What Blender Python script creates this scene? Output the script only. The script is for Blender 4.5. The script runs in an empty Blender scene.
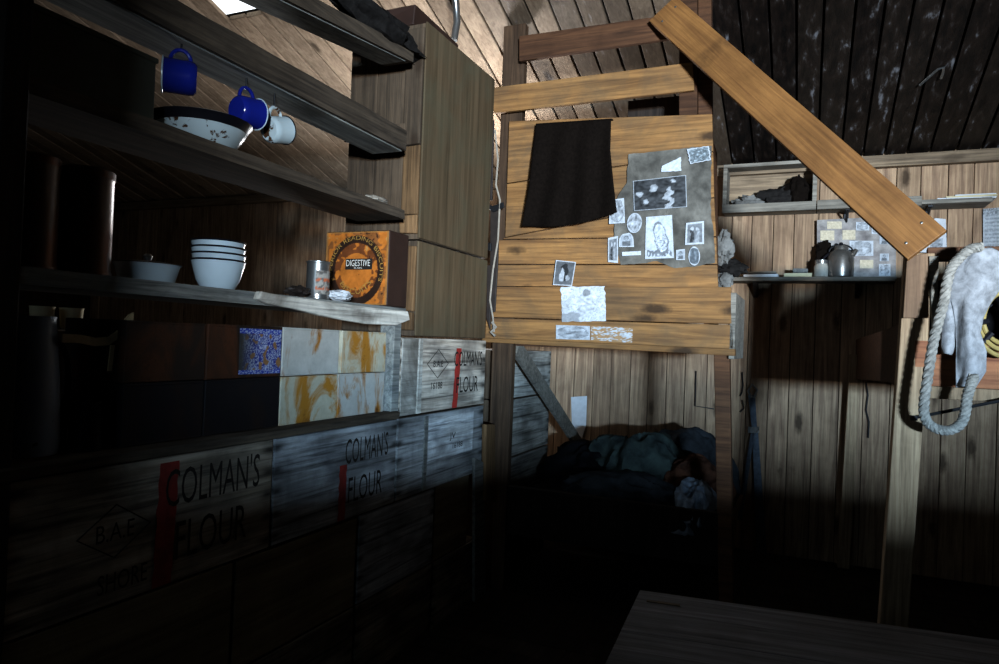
import bpy, bmesh, math, random
from mathutils import Vector, Matrix, noise
random.seed(7)
C = bpy.context.scene.collection
SC = bpy.context.scene
V = Vector

# ------------------------------------------------------------------ camera
F = 700.0
def rot(yaw, pitch, roll):
    cy, sy = math.cos(yaw), math.sin(yaw); cp, sp = math.cos(pitch), math.sin(pitch)
    fwd = V((-sy*cp, cy*cp, sp)); right = V((cy, sy, 0)); up = right.cross(fwd)
    cr, sr = math.cos(roll), math.sin(roll)
    return (cr*right + sr*up, -sr*right + cr*up, -fwd)
AX = rot(math.radians(23.7), math.radians(.73), math.radians(2.2))
EYE = V((0, 0, 1.55))
cd = bpy.data.cameras.new('camera'); cam = bpy.data.objects.new('camera', cd); C.objects.link(cam)
m3 = Matrix((AX[0], AX[1], AX[2])).transposed()
cam.matrix_world = Matrix.Translation(EYE) @ m3.to_4x4()
cd.sensor_width = 36; cd.lens = F/999*36; cd.clip_start = .05
SC.camera = cam
def ray(px, py): return AX[0]*(px-499.5) + AX[1]*(332-py) - AX[2]*F
def onx(px, py, X): d = ray(px, py); return EYE + d*((X-EYE.x)/d.x)
def ony(px, py, Y): d = ray(px, py); return EYE + d*((Y-EYE.y)/d.y)
def onz(px, py, Z): d = ray(px, py); return EYE + d*((Z-EYE.z)/d.z)

D = 5.8; ZP = 3.01; SL = .32         # back wall, wall plate height, roof slope
X0 = -1.784; BY = 4.0; RY = 3.5      # crate partition, bunk front, bunk beside the window
def roof(y): return ZP + SL*(D-y)
def onroof(px, py):
    d = ray(px, py); n = V((0, SL, 1)); return EYE + d*((ZP+SL*D-EYE.z)/n.dot(d))

# ------------------------------------------------------------------ materials
def lin(c):
    return tuple((x/12.92 if x <= .04045 else ((x+.055)/1.055)**2.4) for x in c)
def hx(s): return lin(tuple(int(s[i:i+2], 16)/255 for i in (0, 2, 4)))
class NT:
    def __init__(s, name, rough=.8, metal=0, spec=.3):
        s.m = bpy.data.materials.new(name); s.m.use_nodes = True; s.t = s.m.node_tree
        s.b = s.t.nodes['Principled BSDF']
        s.b.inputs['Roughness'].default_value = rough; s.b.inputs['Metallic'].default_value = metal
        s.b.inputs['Specular IOR Level'].default_value = spec
    def n(s, t, **k):
        o = s.t.nodes.new(t)
        for a, b in k.items():
            if hasattr(o, a) and a not in o.inputs: setattr(o, a, b)
            else: o.inputs[a].default_value = b
        return o
    def l(s, a, b): s.t.links.new(a, b)
    def ramp(s, fac, stops):
        r = s.n('ShaderNodeValToRGB'); e = r.color_ramp.elements
        while len(e) < len(stops): e.new(.5)
        for k, (p, c) in enumerate(stops):
            e[k].position = p; e[k].color = (*c, 1) if len(c) == 3 else c
        s.l(fac, r.inputs[0]); return r.outputs[0]
    def mix(s, a, b, fac, mode='MIX'):
        x = s.n('ShaderNodeMix', data_type='RGBA', blend_type=mode)
        for v, i in ((fac, 0), (a, 6), (b, 7)):
            if isinstance(v, (int, float)): x.inputs[i].default_value = v
            elif isinstance(v, tuple): x.inputs[i].default_value = (*v, 1)
            else: s.l(v, x.inputs[i])
        return x.outputs[2]
    def math(s, op, a, b=0.0):
        x = s.n('ShaderNodeMath', operation=op)
        for v, i in ((a, 0), (b, 1)):
            if isinstance(v, (int, float)): x.inputs[i].default_value = v
            else: s.l(v, x.inputs[i])
        return x.outputs[0]
    def attr(s, name): return s.n('ShaderNodeAttribute', attribute_name=name)
    def coords(s, scale=(1, 1, 1), tone=True):
        tc = s.n('ShaderNodeTexCoord'); out = tc.outputs['Object']
        if tone:
            a = s.attr('tone'); c = s.n('ShaderNodeVectorMath', operation='SCALE'); c.inputs[0].default_value = (31, 17, 23)
            s.l(a.outputs['Fac'], c.inputs['Scale'])
            d = s.n('ShaderNodeVectorMath', operation='ADD'); s.l(out, d.inputs[0]); s.l(c.outputs[0], d.inputs[1]); out = d.outputs[0]
        mp = s.n('ShaderNodeMapping'); mp.inputs['Scale'].default_value = scale; s.l(out, mp.inputs[0]); return mp.outputs[0]
    def noise(s, vec, scale=5, detail=5, rough=.6, dist=0):
        x = s.n('ShaderNodeTexNoise'); x.inputs['Scale'].default_value = scale; x.inputs['Detail'].default_value = detail
        x.inputs['Roughness'].default_value = rough; x.inputs['Distortion'].default_value = dist; s.l(vec, x.inputs['Vector']); return x.outputs['Fac']
    def bump(s, h, strength=.4, dist=.004):
        b = s.n('ShaderNodeBump'); b.inputs['Strength'].default_value = strength; b.inputs['Distance'].default_value = dist
        s.l(h, b.inputs['Height']); s.l(b.outputs[0], s.b.inputs['Normal'])
    def out(s, col): s.l(col, s.b.inputs['Base Color']); return s.m

def axis_scale(axis, along, across):
    return tuple(along if a == axis else across for a in 'xyz')
FLAT = {'x': 'y', 'y': 'x', 'z': 'y'}
def wood(name, c1, c2, axis='y', rough=.75, flat=None, dark=.5, knots=.5, stain=None, stain_amt=.5, paint=False, soot=False, tone=(.72, 1.15), spec=.25, fine=1.0):
    s = NT(name, rough, 0, spec)
    v = s.coords(axis_scale(axis, .8, 15)); n1 = s.noise(v, 2.2*fine, 7, .62, .8)
    col = s.ramp(n1, [(.3, hx(c1)), (.68, hx(c2))])
    v2 = s.coords(axis_scale(axis, 1.3, 42)); n2 = s.noise(v2, 1.6*fine, 4, .7, .2)
    col = s.mix(col, s.ramp(n2, [(.30, (dark,)*3), (.52, (1, 1, 1))]), 1.0, 'MULTIPLY')
    v3 = s.coords((1.0, 1.0, 1.0)); n3 = s.noise(v3, 3.1, 5, .65, .4)
    if stain: col = s.mix(col, hx(stain), s.ramp(n3, [(.44, (0, 0, 0)), (.68, (stain_amt,)*3)]))
    else: col = s.mix(col, s.ramp(n3, [(.3, (.62, .60, .58)), (.6, (1, 1, 1))]), .8, 'MULTIPLY')
    if knots:
        vo = s.n('ShaderNodeTexVoronoi'); vo.inputs['Scale'].default_value = 1.0
        fl = flat or FLAT[axis]; sc_ = tuple(0.0 if q == fl else (2.0 if q == axis else 5.5) for q in 'xyz')
        wv_ = s.n('ShaderNodeVectorMath', operation='ADD'); s.l(s.coords(sc_), wv_.inputs[0])
        wn_ = s.n('ShaderNodeTexNoise'); wn_.inputs['Scale'].default_value = 30; s.l(s.coords((1, 1, 1)), wn_.inputs['Vector'])
        ws_ = s.n('ShaderNodeVectorMath', operation='SCALE'); s.l(wn_.outputs['Color'], ws_.inputs[0]); ws_.inputs['Scale'].default_value = .10; s.l(ws_.outputs[0], wv_.inputs[1])
        s.l(wv_.outputs[0], vo.inputs['Vector'])
        col = s.mix(col, (.030, .016, .008), s.ramp(vo.outputs['Distance'], [(.09, (knots,)*3), (.20, (0, 0, 0))]))
    tn = s.attr('tone'); k = s.n('ShaderNodeMapRange'); s.l(tn.outputs['Fac'], k.inputs[0]); k.inputs[3].default_value, k.inputs[4].default_value = tone
    col = s.mix(col, k.outputs[0], 1.0, 'MULTIPLY')
    if soot:
        a = s.attr('soot').outputs['Fac']
        sn = s.noise(s.coords(axis_scale(axis, .22, 9)), 2.6, 6, .55, .2)
        scol = s.ramp(sn, [(.38, hx('080606')), (.56, hx('1a1310')), (.63, hx('2b2624')), (.72, hx('6c6c70'))])  # palest stops paint gloss streaks into the sooty boards
        col = s.mix(col, scol, a)
        rr = s.n('ShaderNodeMapRange'); s.l(a, rr.inputs[0]); rr.inputs[3].default_value = .8; rr.inputs[4].default_value = .46
        s.l(rr.outputs[0], s.b.inputs['Roughness'])
    if paint:
        col = s.mix(col, s.attr('paint').outputs['Color'], 1.0, 'MULTIPLY')
    s.bump(s.math('ADD', n1, s.math('MULTIPLY', n2, .6)), .5, .004)
    return s.out(col)
def plain(name, c, rough=.6, metal=0, var=.25, scale=8, c2=None, spec=.4, bump=0):
    s = NT(name, rough, metal, spec); v = s.coords((1, 1, 1)); n = s.noise(v, scale, 6, .65, .3)
    a = hx(c); b = hx(c2) if c2 else tuple(x*(1-var) for x in a)
    col = s.ramp(n, [(.35, b), (.65, a)])
    if bump: s.bump(n, bump, .01)
    return s.out(col)
def enamel(name, c, chip='1a1412', amt=.70, rough=.22):
    s = NT(name, rough, 0, .5); v = s.coords((1, 1, 1)); n = s.noise(v, 16, 5, .6, .3); n2 = s.noise(v, 5, 3, .5)
    col = s.mix(s.ramp(n2, [(.3, tuple(x*.8 for x in hx(c))), (.7, hx(c))]), hx(chip), s.ramp(n, [(amt, (0, 0, 0)), (amt+.03, (1, 1, 1))]))
    return s.out(col)
def rusty(name, base, rust, deep, t0, t1, rough=.55, metal=0.0, streak=True, spec=.3):
    s = NT(name, rough, metal, spec); v = s.coords((1, 1, .45) if streak else (1, 1, 1))
    n = s.noise(v, 6.5, 7, .62, .9); n2 = s.noise(s.coords((1, 1, 1)), 15, 6, .7, .3)
    col = s.mix(s.ramp(n2, [(.3, tuple(x*.75 for x in hx(base))), (.7, hx(base))]), hx(rust), s.ramp(n, [(t0, (0, 0, 0)), (t1, (1, 1, 1))]))
    n3 = s.math('MULTIPLY', n, n2)
    col = s.mix(col, hx(deep), s.ramp(n3, [(.31, (0, 0, 0)), (.40, (.85, .85, .85))]))
    s.bump(n2, .25, .003); return s.out(col)
def painted(name, rough=.7, noise_amt=.35, spec=.2, scale=30, bump=0):
    s = NT(name, rough, 0, spec); v = s.coords((1, 1, 1)); n = s.noise(v, scale, 6, .7, .2)
    col = s.mix(s.attr('paint').outputs['Color'], s.ramp(n, [(.3, (1-noise_amt,)*3), (.65, (1, 1, 1))]), 1.0, 'MULTIPLY')
    if bump: s.bump(n, bump, .006)
    return s.out(col)

M = {}
M['wall'] = wood('wall_boards', '7a6251', 'bb9f82', 'z', .8, dark=.62, knots=.8, tone=(.72, 1.15))
M['ceiling'] = wood('ceiling_boards', '96816d', 'bda891', 'y', .8, flat='z', dark=.7, knots=.8, soot=True, tone=(.6, 1.1))
M['floor'] = wood('floor_boards', '1b1714', '3a3029', 'y', .85, dark=.6, knots=.2)
M['plate'] = wood('plate_wood', '6e5f50', 'a8937a', 'x', .8, dark=.55, knots=.4)
M['bunk_x'] = wood('bunk_wood', '684a2d', '9c7548', 'x', .7, dark=.62, knots=.85, stain='4a4237', stain_amt=.5, tone=(.72, 1.12))
M['bunk_z'] = wood('bunk_post_wood', '3a2b20', '66503d', 'z', .75, dark=.6, knots=.4)
M['bunk_dark'] = wood('bunk_brown_wood', '40291c', '6b4a32', 'x', .75, dark=.6, knots=.3)
M['pale_z'] = wood('pale_post_wood', '7b6650', 'b39a7d', 'z', .75, dark=.6, knots=.4)
M['pale_x'] = wood('pale_board_wood', '6b5443', '94785f', 'z', .75, dark=.6, knots=.4)
M['diag'] = wood('orange_plank_wood', '6c4a2b', '91683c', 'x', .6, dark=.75, knots=.8, tone=(.9, 1.05))
M['crate'] = wood('crate_wood', '7d7468', 'b4aca1', 'y', .75, dark=.28, knots=.35, stain='3c3b3c', stain_amt=.65, paint=True)
M['ply'] = wood('plywood', '4b3f2d', '72604a', 'z', .75, dark=.75, knots=.15, stain='5d5a48', stain_amt=.6, fine=.5)
M['ply_y'] = wood('plywood_panel', '5c5242', '8d7f64', 'y', .75, dark=.75, knots=.15, fine=.5)
M['endwood'] = wood('crate_end_wood', '3d342b', '665646', 'z', .8, dark=.55, knots=.7)
M['knotty'] = wood('knotty_strip_wood', '54402c', '86694a', 'z', .8, dark=.5, knots=.9)
M['shelf'] = wood('shelf_wood', '352e28', '625649', 'y', .85, dark=.5, knots=.3, tone=(.8, 1.05))
M['shelf_grey'] = wood('grey_shelf_wood', '5d6061', '979892', 'y', .85, dark=.5, knots=.3)
M['shelf_x'] = wood('grey_board_wood', '66625c', '9c968b', 'x', .85, dark=.55, knots=.3)
M['white_wood'] = wood('bleached_wood', 'a8a39a', 'dcd7cc', 'y', .85, dark=.5, knots=.5, stain='4b433a', stain_amt=.8)
M['table'] = wood('table_wood', '5f6167', '95979f', 'x', .8, flat='z', dark=.6, knots=.4)
M['red_wood'] = wood('red_brown_wood', '6d4330', '9a6a4b', 'x', .75, dark=.7, knots=.3)
M['black_wood'] = wood('sooty_wood', '1d1815', '382f29', 'z', .8, dark=.6, knots=.2)
M['white_enamel'] = enamel('white_enamel', 'b9c9d2')
M['blue_enamel'] = enamel('blue_enamel', '18247e', '0a0a14', .76, .18)
M['chipped_enamel'] = enamel('chipped_enamel', 'bcc9cc', '4a3424', .60)
M['grey_enamel'] = enamel('grey_enamel', '8c9db4', '22262c', .66, .4)
M['dark_rim'] = plain('dark_rim', '16161c', .3)
M['rust_dark'] = rusty('dark_rust', '6a5d55', '7a4930', '221713', .46, .62, .32, .35)
M['rust_brown'] = rusty('brown_rust', '2c221c', '4a2b1a', '140d0a', .45, .6)
M['rust_yellow'] = rusty('yellow_rust', 'bfbdb6', 'a06c28', '58300f', .50, .60)
M['rust_heavy'] = rusty('heavy_yellow_rust', 'c4bea9', 'a8752c', '5a3212', .45, .55)
M['rust_black'] = rusty('black_rust', '17161a', '241a16', '0b0909', .5, .65, .5)
M['green_tin'] = rusty('green_tin', '4a4d45', '4a3a26', '1e1a14', .55, .7, .45, .3)
M['steel'] = rusty('dull_steel', '9a9c9c', '6b6258', '3a322c', .52, .66, .3, .85, spec=.5)
M['iron'] = plain('iron', '2a2b2e', .5, .7)
M['nail'] = plain('nail_heads', '26221f', .5, .6)
M['pot_grey'] = rusty('kettle_metal', '6d6a66', '423d38', '1a1715', .5, .64, .32, .6, spec=.5)
M['glass'] = plain('jar_glass', '9c9a92', .15, .1, .2, 20, spec=.6)
M['black_cloth'] = plain('black_cloth', '17120f', .95, 0, .4, 60, spec=.05, bump=.3)
M['dark_cloth'] = plain('dark_cloth', '2a2827', .95, 0, .5, 25, spec=.05, bump=.6)
M['sack'] = plain('grey_sacking', '7b7a77', .95, 0, .5, 22, spec=.05, bump=.6)
M['felt'] = plain('white_felt', '96979a', .95, 0, .48, 22, spec=.05, bump=.5)
M['rope'] = plain('rope', '98948d', .95, 0, .5, 45, spec=.05, bump=.4)
M['cord'] = plain('pale_cord', '9b9286', .9, 0, .3, 40)
M['strap'] = plain('leather_strap', '2c2420', .6, 0, .4, 20)
M['tan_strap'] = plain('tan_strap', 'dcc49a', .7, 0, .3, 20)
M['blue_strap'] = plain('webbing', '5c6672', .9, 0, .4, 30)
M['paper'] = plain('paper', 'c9ccd0', .8, 0, .15, 20, spec=.15)
M['old_paper'] = plain('old_paper', 'c9bd9c', .8, 0, .15, 20, spec=.15)
M['print'] = painted('printed_paper', .6, .35, .2, 60)
M['sheet'] = painted('grey_backing', .8, .5, .15, 14, .3)
M['red'] = plain('red_paint', 'b0342b', .8, 0, .45, 14)
M['ink'] = plain('black_ink', '2f2b28', .85, 0, .3, 30, spec=.1)
M['orange'] = painted('tin_print', .4, .45, .4, 16)
M['letters_pale'] = plain('gold_lettering', 'a27f42', .5, 0, .3, 20)
M['letters_white'] = plain('white_lettering', 'd6d2c8', .5, 0, .2, 20)
M['cane'] = plain('cane', '9c8a55', .6, 0, .35, 18)
M['maroon'] = plain('maroon_paint', '35231c', .6, 0, .3, 8)
def blanket(name, c, c2, sc=9): return plain(name, c, .95, 0, .3, sc, c2, spec=.05, bump=.7)
M['blanket_green'] = blanket('green_grey_blanket', '3b4745', '232a2c')
M['blanket_brown'] = blanket('brown_blanket', '5a3c2e', '2d1e19')
M['blanket_grey'] = blanket('grey_blanket', '32363b', '1d2023')
M['blanket_black'] = blanket('black_blanket', '17171a', '0e0e10')
M['cloth_blue'] = blanket('pale_cloth', '8794a3', '566270')
s = NT('sky_pane'); s.b.inputs['Emission Color'].default_value = (.9, .97, 1, 1); s.b.inputs['Emission Strength'].default_value = 1.6; M['sky'] = s.m

# ------------------------------------------------------------------ mesh builder
class MB:
    def __init__(s): s.v, s.f, s.t, s.c, s.so = [], [], [], {}, []
    def add(s, vs, fs, tone=None, cols=None, soot=0.0):
        b = len(s.v); s.v += [V(p) for p in vs]; tone = random.random() if tone is None else tone
        for f in fs: s.f.append(tuple(i+b for i in f)); s.t.append(tone); s.so.append(soot)
        if cols:
            for i, c in enumerate(cols): s.c[b+i] = c
        return s
    def hexa(s, p, tone=None, soot=0.0):     # p: 4 bottom + 4 top
        return s.add(p, [(3, 2, 1, 0), (4, 5, 6, 7), (0, 1, 5, 4), (1, 2, 6, 5), (2, 3, 7, 6), (3, 0, 4, 7)], tone, soot=soot)
    def box(s, lo, hi, tone=None, j=0.0, soot=0.0):
        (a, b, c), (d, e, f) = lo, hi
        p = [(a, b, c), (d, b, c), (d, e, c), (a, e, c), (a, b, f), (d, b, f), (d, e, f), (a, e, f)]
        if j: p = [tuple(x+random.uniform(-j, j) for x in q) for q in p]
        return s.hexa(p, tone, soot)
    def slab(s, pts, off, tone=None):        # polygon extruded by off
        n = len(pts); off = V(off); pts = [V(p) for p in pts]
        return s.add(pts+[p+off for p in pts], [tuple(range(n-1, -1, -1)), tuple(range(n, 2*n))]+[(i, (i+1) % n, n+(i+1) % n, n+i) for i in range(n)], tone)
    def tube(s, path, r, n=8, tone=None, cols=None, closed=False):
        path = [V(p) for p in path]; m = len(path); vs, fs = [], []
        rr = r if isinstance(r, (list, tuple)) else [r]*m
        t0 = (path[1]-path[0]).normalized(); u = t0.orthogonal().normalized()
        for i, p in enumerate(path):
            t = (path[min(i+1, m-1)]-path[max(i-1, 0)]) if not closed else (path[(i+1) % m]-path[i-1])
            t = t.normalized() if t.length > 1e-9 else t0
            u = (u-t*u.dot(t)).normalized(); w = t.cross(u)
            vs += [p+(u*math.cos(2*math.pi*k/n)+w*math.sin(2*math.pi*k/n))*rr[i] for k in range(n)]
        for i in range(m if closed else m-1):
            j = (i+1) % m
            fs += [(i*n+k, i*n+(k+1) % n, j*n+(k+1) % n, j*n+k) for k in range(n)]
        if not closed: fs += [tuple(range(n-1, -1, -1)), tuple((m-1)*n+k for k in range(n))]
        return s.add(vs, fs, tone)
    def lathe(s, prof, o=(0, 0, 0), rotm=None, n=28, tone=None):
        vs, fs = [], []; o = V(o)
        for r, z in prof:
            for k in range(n):
                a = 2*math.pi*k/n; p = V((r*math.cos(a), r*math.sin(a), z)); vs.append(o+(rotm @ p if rotm else p))
        for i in range(len(prof)-1):
            fs += [(i*n+k, i*n+(k+1) % n, (i+1)*n+(k+1) % n, (i+1)*n+k) for k in range(n)]
        fs.append(tuple(range(n-1, -1, -1))); fs.append(tuple((len(prof)-1)*n+k for k in range(n)))
        return s.add(vs, fs, tone)
    def grid(s, nx, ny, fn, col=None, tone=None):
        vs = [fn(i/nx, j/ny) for j in range(ny+1) for i in range(nx+1)]
        cs = [col(i/nx, j/ny) for j in range(ny+1) for i in range(nx+1)] if col else None
        fs = [(j*(nx+1)+i, j*(nx+1)+i+1, (j+1)*(nx+1)+i+1, (j+1)*(nx+1)+i) for j in range(ny) for i in range(nx)]
        return s.add(vs, fs, tone, cs)
    def build(s, name, mat, parent=None, smooth=False, bevel=0, origin=None, solid=0):
        me = bpy.data.meshes.new(name)
        if parent is not None:
            o0 = V((0, 0, 0)); q = parent
            while q is not None: o0 += V(q.location); q = q.parent
        elif origin is not None: o0 = V(origin)
        else:
            xs = [p.x for p in s.v]; ys = [p.y for p in s.v]; zs = [p.z for p in s.v]
            o0 = V(((min(xs)+max(xs))/2, (min(ys)+max(ys))/2, min(zs)))
        me.from_pydata([p-o0 for p in s.v], [], s.f)
        bm = bmesh.new(); bm.from_mesh(me)
        bmesh.ops.recalc_face_normals(bm, faces=bm.faces); bm.to_mesh(me); bm.free()
        a = me.attributes.new('tone', 'FLOAT', 'FACE'); a.data.foreach_set('value', s.t)
        if any(s.so): a = me.attributes.new('soot', 'FLOAT', 'FACE'); a.data.foreach_set('value', s.so)
        if s.c:
            a = me.attributes.new('paint', 'FLOAT_COLOR', 'POINT')
            for i in range(len(s.v)): a.data[i].color = (*s.c.get(i, (1, 1, 1)), 1)
        if smooth:
            for p in me.polygons: p.use_smooth = True
            if hasattr(me, 'set_sharp_from_angle'): me.set_sharp_from_angle(angle=math.radians(40))
        me.materials.append(M[mat] if isinstance(mat, str) else mat)
        o = bpy.data.objects.new(name, me); C.objects.link(o)
        if parent is not None: o.parent = parent
        else: o.location = o0
        if solid:
            k = o.modifiers.new('thickness', 'SOLIDIFY'); k.thickness = solid; k.offset = 0
        if bevel:
            k = o.modifiers.new('worn', 'BEVEL'); k.width = bevel; k.segments = 2; k.limit_method = 'ANGLE'
        return o
def thing(name, loc, label, cat, group=None):
    o = bpy.data.objects.new(name, None); C.objects.link(o); o.location = loc; o.empty_display_size = .1
    return tag(o, label, cat, group)
def tag(o, label, cat, group=None):
    o['label'] = label; o['category'] = cat
    if group: o['group'] = group
    return o
def struct(o): o['kind'] = 'structure'; return o
def B(lo, hi, **k): return MB().box(lo, hi, **k)
def nz(x, y, z=0, sc=1): return noise.noise(V((x*sc, y*sc, z)))
def text(body, place, w, h, name, mat, parent, sx=1):
    cu = bpy.data.curves.new('t', 'FONT'); cu.body = body; cu.size = 1; cu.resolution_u = 3
    ob = bpy.data.objects.new('t', cu); C.objects.link(ob); bpy.context.view_layer.update()
    me = bpy.data.meshes.new_from_object(ob); bpy.data.objects.remove(ob); bpy.data.curves.remove(cu)
    xs = [v.co.x for v in me.vertices]; ys = [v.co.y for v in me.vertices]
    x0, x1, y0, y1 = min(xs), max(xs), min(ys), max(ys)
    b = MB(); b.add([place((v.co.x-x0)/(x1-x0)*w, (v.co.y-y0)/(y1-y0)*h) for v in me.vertices], [tuple(p.vertices) for p in me.polygons])
    bpy.data.meshes.remove(me)
    return b.build(name, mat, parent)

# ------------------------------------------------------------------ the setting
XL, XR, YF = -8.0, 3.6, -2.5
b = MB(); x = XL
while x < XR:
    w = random.uniform(.145, .175); b.box((x, D+random.uniform(-.004, .003), 0), (min(x+w-.005, XR), D+.03, ZP+.1)); x += w
struct(b.build('wall_back', 'wall', bevel=.003))
struct(B((XL, D+.03, 0), (XR, D+.08, ZP+.1)).build('trim_1', 'black_wood'))
struct(B((XL, D-.07, ZP-.09), (XR, D-.005, ZP-.005)).build('trim_2', 'plate', bevel=.004))
b = MB(); y = YF
while y < D:
    b.box((XL, y, -.04), (XR, y+.155, 0)); y += .16
struct(b.build('floor', 'floor'))
p1, p2 = onroof(222, 4), onroof(258, 12)
sky_lo = (p1.x-.12, min(p1.y, p2.y)-.25); sky_hi = (p2.x+.02, max(p1.y, p2.y)+.02)
b = MB(); x = XL
while x < XR:
    w = random.uniform(.14, .165); x2 = min(x+w-.014, XR); xm = (x+x2)/2
    so = max(0, min(1, (xm+1.15)/.55)); so = so*random.uniform(.965, 1)
    if xm < -1.9: so = .16*random.random()
    elif xm < -.9: so = max(so, random.uniform(.4, .5) if xm < -1.45 else random.uniform(.6, .75))  # middle boards darkened to paint the light falling off along the ceiling
    segs = [(YF, D)]
    if sky_lo[0] < xm < sky_hi[0]: segs = [(YF, sky_lo[1]), (sky_hi[1], D)]
    t = random.random(); dz = random.uniform(-.004, .004)
    for y0, y1 in segs:
        b.hexa([(x, y0, roof(y0)+dz), (x2, y0, roof(y0)+dz), (x2, y1, roof(y1)+dz), (x, y1, roof(y1)+dz),
                (x, y0, roof(y0)+.03), (x2, y0, roof(y0)+.03), (x2, y1, roof(y1)+.03), (x, y1, roof(y1)+.03)], t, so)
    x += w
struct(b.build('ceiling', 'ceiling', bevel=.004))
struct(MB().hexa([(XL, YF, roof(YF)+.06), (XR, YF, roof(YF)+.06), (XR, D+.05, roof(D+.05)+.06), (XL, D+.05, roof(D+.05)+.06),
                  (XL, YF, roof(YF)+.09), (XR, YF, roof(YF)+.09), (XR, D+.05, roof(D+.05)+.09), (XL, D+.05, roof(D+.05)+.09)]).build('roof', 'black_wood'))
y0, y1 = sky_lo[1], sky_hi[1]; xa, xb = sky_lo[0], sky_hi[0]
struct(MB().add([(xa, y0, roof(y0)+.045), (xb, y0, roof(y0)+.045), (xb, y1, roof(y1)+.045), (xa, y1, roof(y1)+.045)], [(0, 1, 2, 3)]).build('window_1', 'sky'))
WX0, WX1, WZ0, WZ1 = 1.44, 3.12, 1.44, 2.40
b = MB(); H = roof(YF)
b.box((XL, YF-.08, 0), (WX0, YF, H)); b.box((WX1, YF-.08, 0), (XR, YF, H)); b.box((WX0, YF-.08, 0), (WX1, YF, WZ0)); b.box((WX0, YF-.08, WZ1), (WX1, YF, H))
struct(b.build('wall_front', 'black_wood'))
for nm, xx in (('wall_left', XL-.06), ('wall_right', XR)):
    b = MB(); b.slab([(xx, YF-.08, 0), (xx, D+.08, 0), (xx, D+.08, roof(D+.08)+.1), (xx, YF-.08, roof(YF)+.1)], (.06, 0, 0)); struct(b.build(nm, 'black_wood'))
b = MB()
for a0, a1 in (((WX0-.06, WZ0-.06), (WX1+.06, WZ0)), ((WX0-.06, WZ1), (WX1+.06, WZ1+.06)), ((WX0-.06, WZ0), (WX0, WZ1)), ((WX1, WZ0), (WX1+.06, WZ1))):
    b.box((a0[0], YF-.1, a0[1]), (a1[0], YF+.02, a1[1]))
struct(b.build('window_2', 'black_wood'))

# ------------------------------------------------------------------ crates of the partition
XF = X0
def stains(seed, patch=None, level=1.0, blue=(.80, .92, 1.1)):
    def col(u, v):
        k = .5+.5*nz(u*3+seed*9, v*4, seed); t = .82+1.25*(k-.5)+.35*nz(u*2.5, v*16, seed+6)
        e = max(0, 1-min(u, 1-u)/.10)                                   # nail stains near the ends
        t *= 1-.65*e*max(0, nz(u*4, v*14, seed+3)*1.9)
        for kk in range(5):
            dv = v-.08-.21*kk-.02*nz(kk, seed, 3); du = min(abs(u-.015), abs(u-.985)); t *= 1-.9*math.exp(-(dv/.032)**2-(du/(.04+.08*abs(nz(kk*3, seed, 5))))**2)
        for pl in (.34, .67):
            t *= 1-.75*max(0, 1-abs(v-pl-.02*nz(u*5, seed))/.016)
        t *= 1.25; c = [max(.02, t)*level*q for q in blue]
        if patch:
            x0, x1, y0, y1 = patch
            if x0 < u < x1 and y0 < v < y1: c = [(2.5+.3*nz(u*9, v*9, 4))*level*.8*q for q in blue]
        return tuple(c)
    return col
def crate(y0, y1, z0, z1, label, seed, patch=None, level=1.0, depth=.5, mat='crate', blue=(.80, .92, 1.1), slats=True):
    t = thing('flour_crate' if mat == 'crate' else 'wooden_crate', (XF-depth/2, (y0+y1)/2, z0), label, 'crate', 'crates stacked in the partition')
    b = MB(); b.box((XF-depth, y0, z0+.002), (XF-.012, y1, z1-.002), tone=.4); b.build('body', mat if mat != 'crate' else 'endwood', t)
    b = MB()
    if mat == 'crate':
        b.grid(90, 40, lambda u, v: V((XF-.002+.003*nz(u*4, v*6, seed), y0+.004+u*(y1-y0-.008), z0+.004+v*(z1-z0-.008))), stains(seed, patch, level, blue), tone=.5)
        b.build('front_board', mat, t, solid=.012)
    else:
        b.box((XF-.012, y0+.004, z0+.004), (XF, y1-.004, z1-.004), j=.002); b.build('front_board', mat, t, bevel=.003)
    return t
def front(y0, z0): return lambda u, v: V((XF+.0092, y0+u, z0+v))
M['dark_red'] = plain('faded_red_paint', '932f28', .8, 0, .5, 14)
def stripe(t, y0, y1, z0, z1, slant=0, mat='dark_red'):
    b = MB(); b.grid(8, 30, lambda u, v: V((XF+.0080, y0+u*(y1-y0)+slant*v+.006*nz(v*9, u*2, 4), z0+v*(z1-z0)))); b.build('red_stripe', mat, t)
def diamond(t, yc, zc, ry, rz, w=.004):
    b = MB(); q = [(yc-ry, zc), (yc, zc+rz), (yc+ry, zc), (yc, zc-rz)]
    for i in range(4):
        a, c = q[i], q[(i+1) % 4]; b.tube([(XF+.008, a[0], a[1]), (XF+.008, c[0], c[1])], w*.5, 4)
    b.build('diamond_mark', 'ink', t)
# lowest rows
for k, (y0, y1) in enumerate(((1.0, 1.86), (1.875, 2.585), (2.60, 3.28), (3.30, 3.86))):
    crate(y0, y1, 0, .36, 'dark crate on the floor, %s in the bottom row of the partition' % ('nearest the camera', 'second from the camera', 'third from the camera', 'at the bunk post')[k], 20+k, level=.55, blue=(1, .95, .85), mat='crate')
crate(1.0, 1.862, .363, .756, 'dark plain crate below the large flour crate with the SHORE mark', 30, mat='ply_y')
crate(1.872, 2.588, .363, .752, 'olive brown plywood crate below the gap between two flour crates', 31, mat='ply_y')
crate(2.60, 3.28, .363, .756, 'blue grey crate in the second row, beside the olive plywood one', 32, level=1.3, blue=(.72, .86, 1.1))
crate(3.292, 3.70, .363, .765, 'narrow brown plywood crate in the second row next to the bunk post', 33, mat='ply_y')
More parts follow.
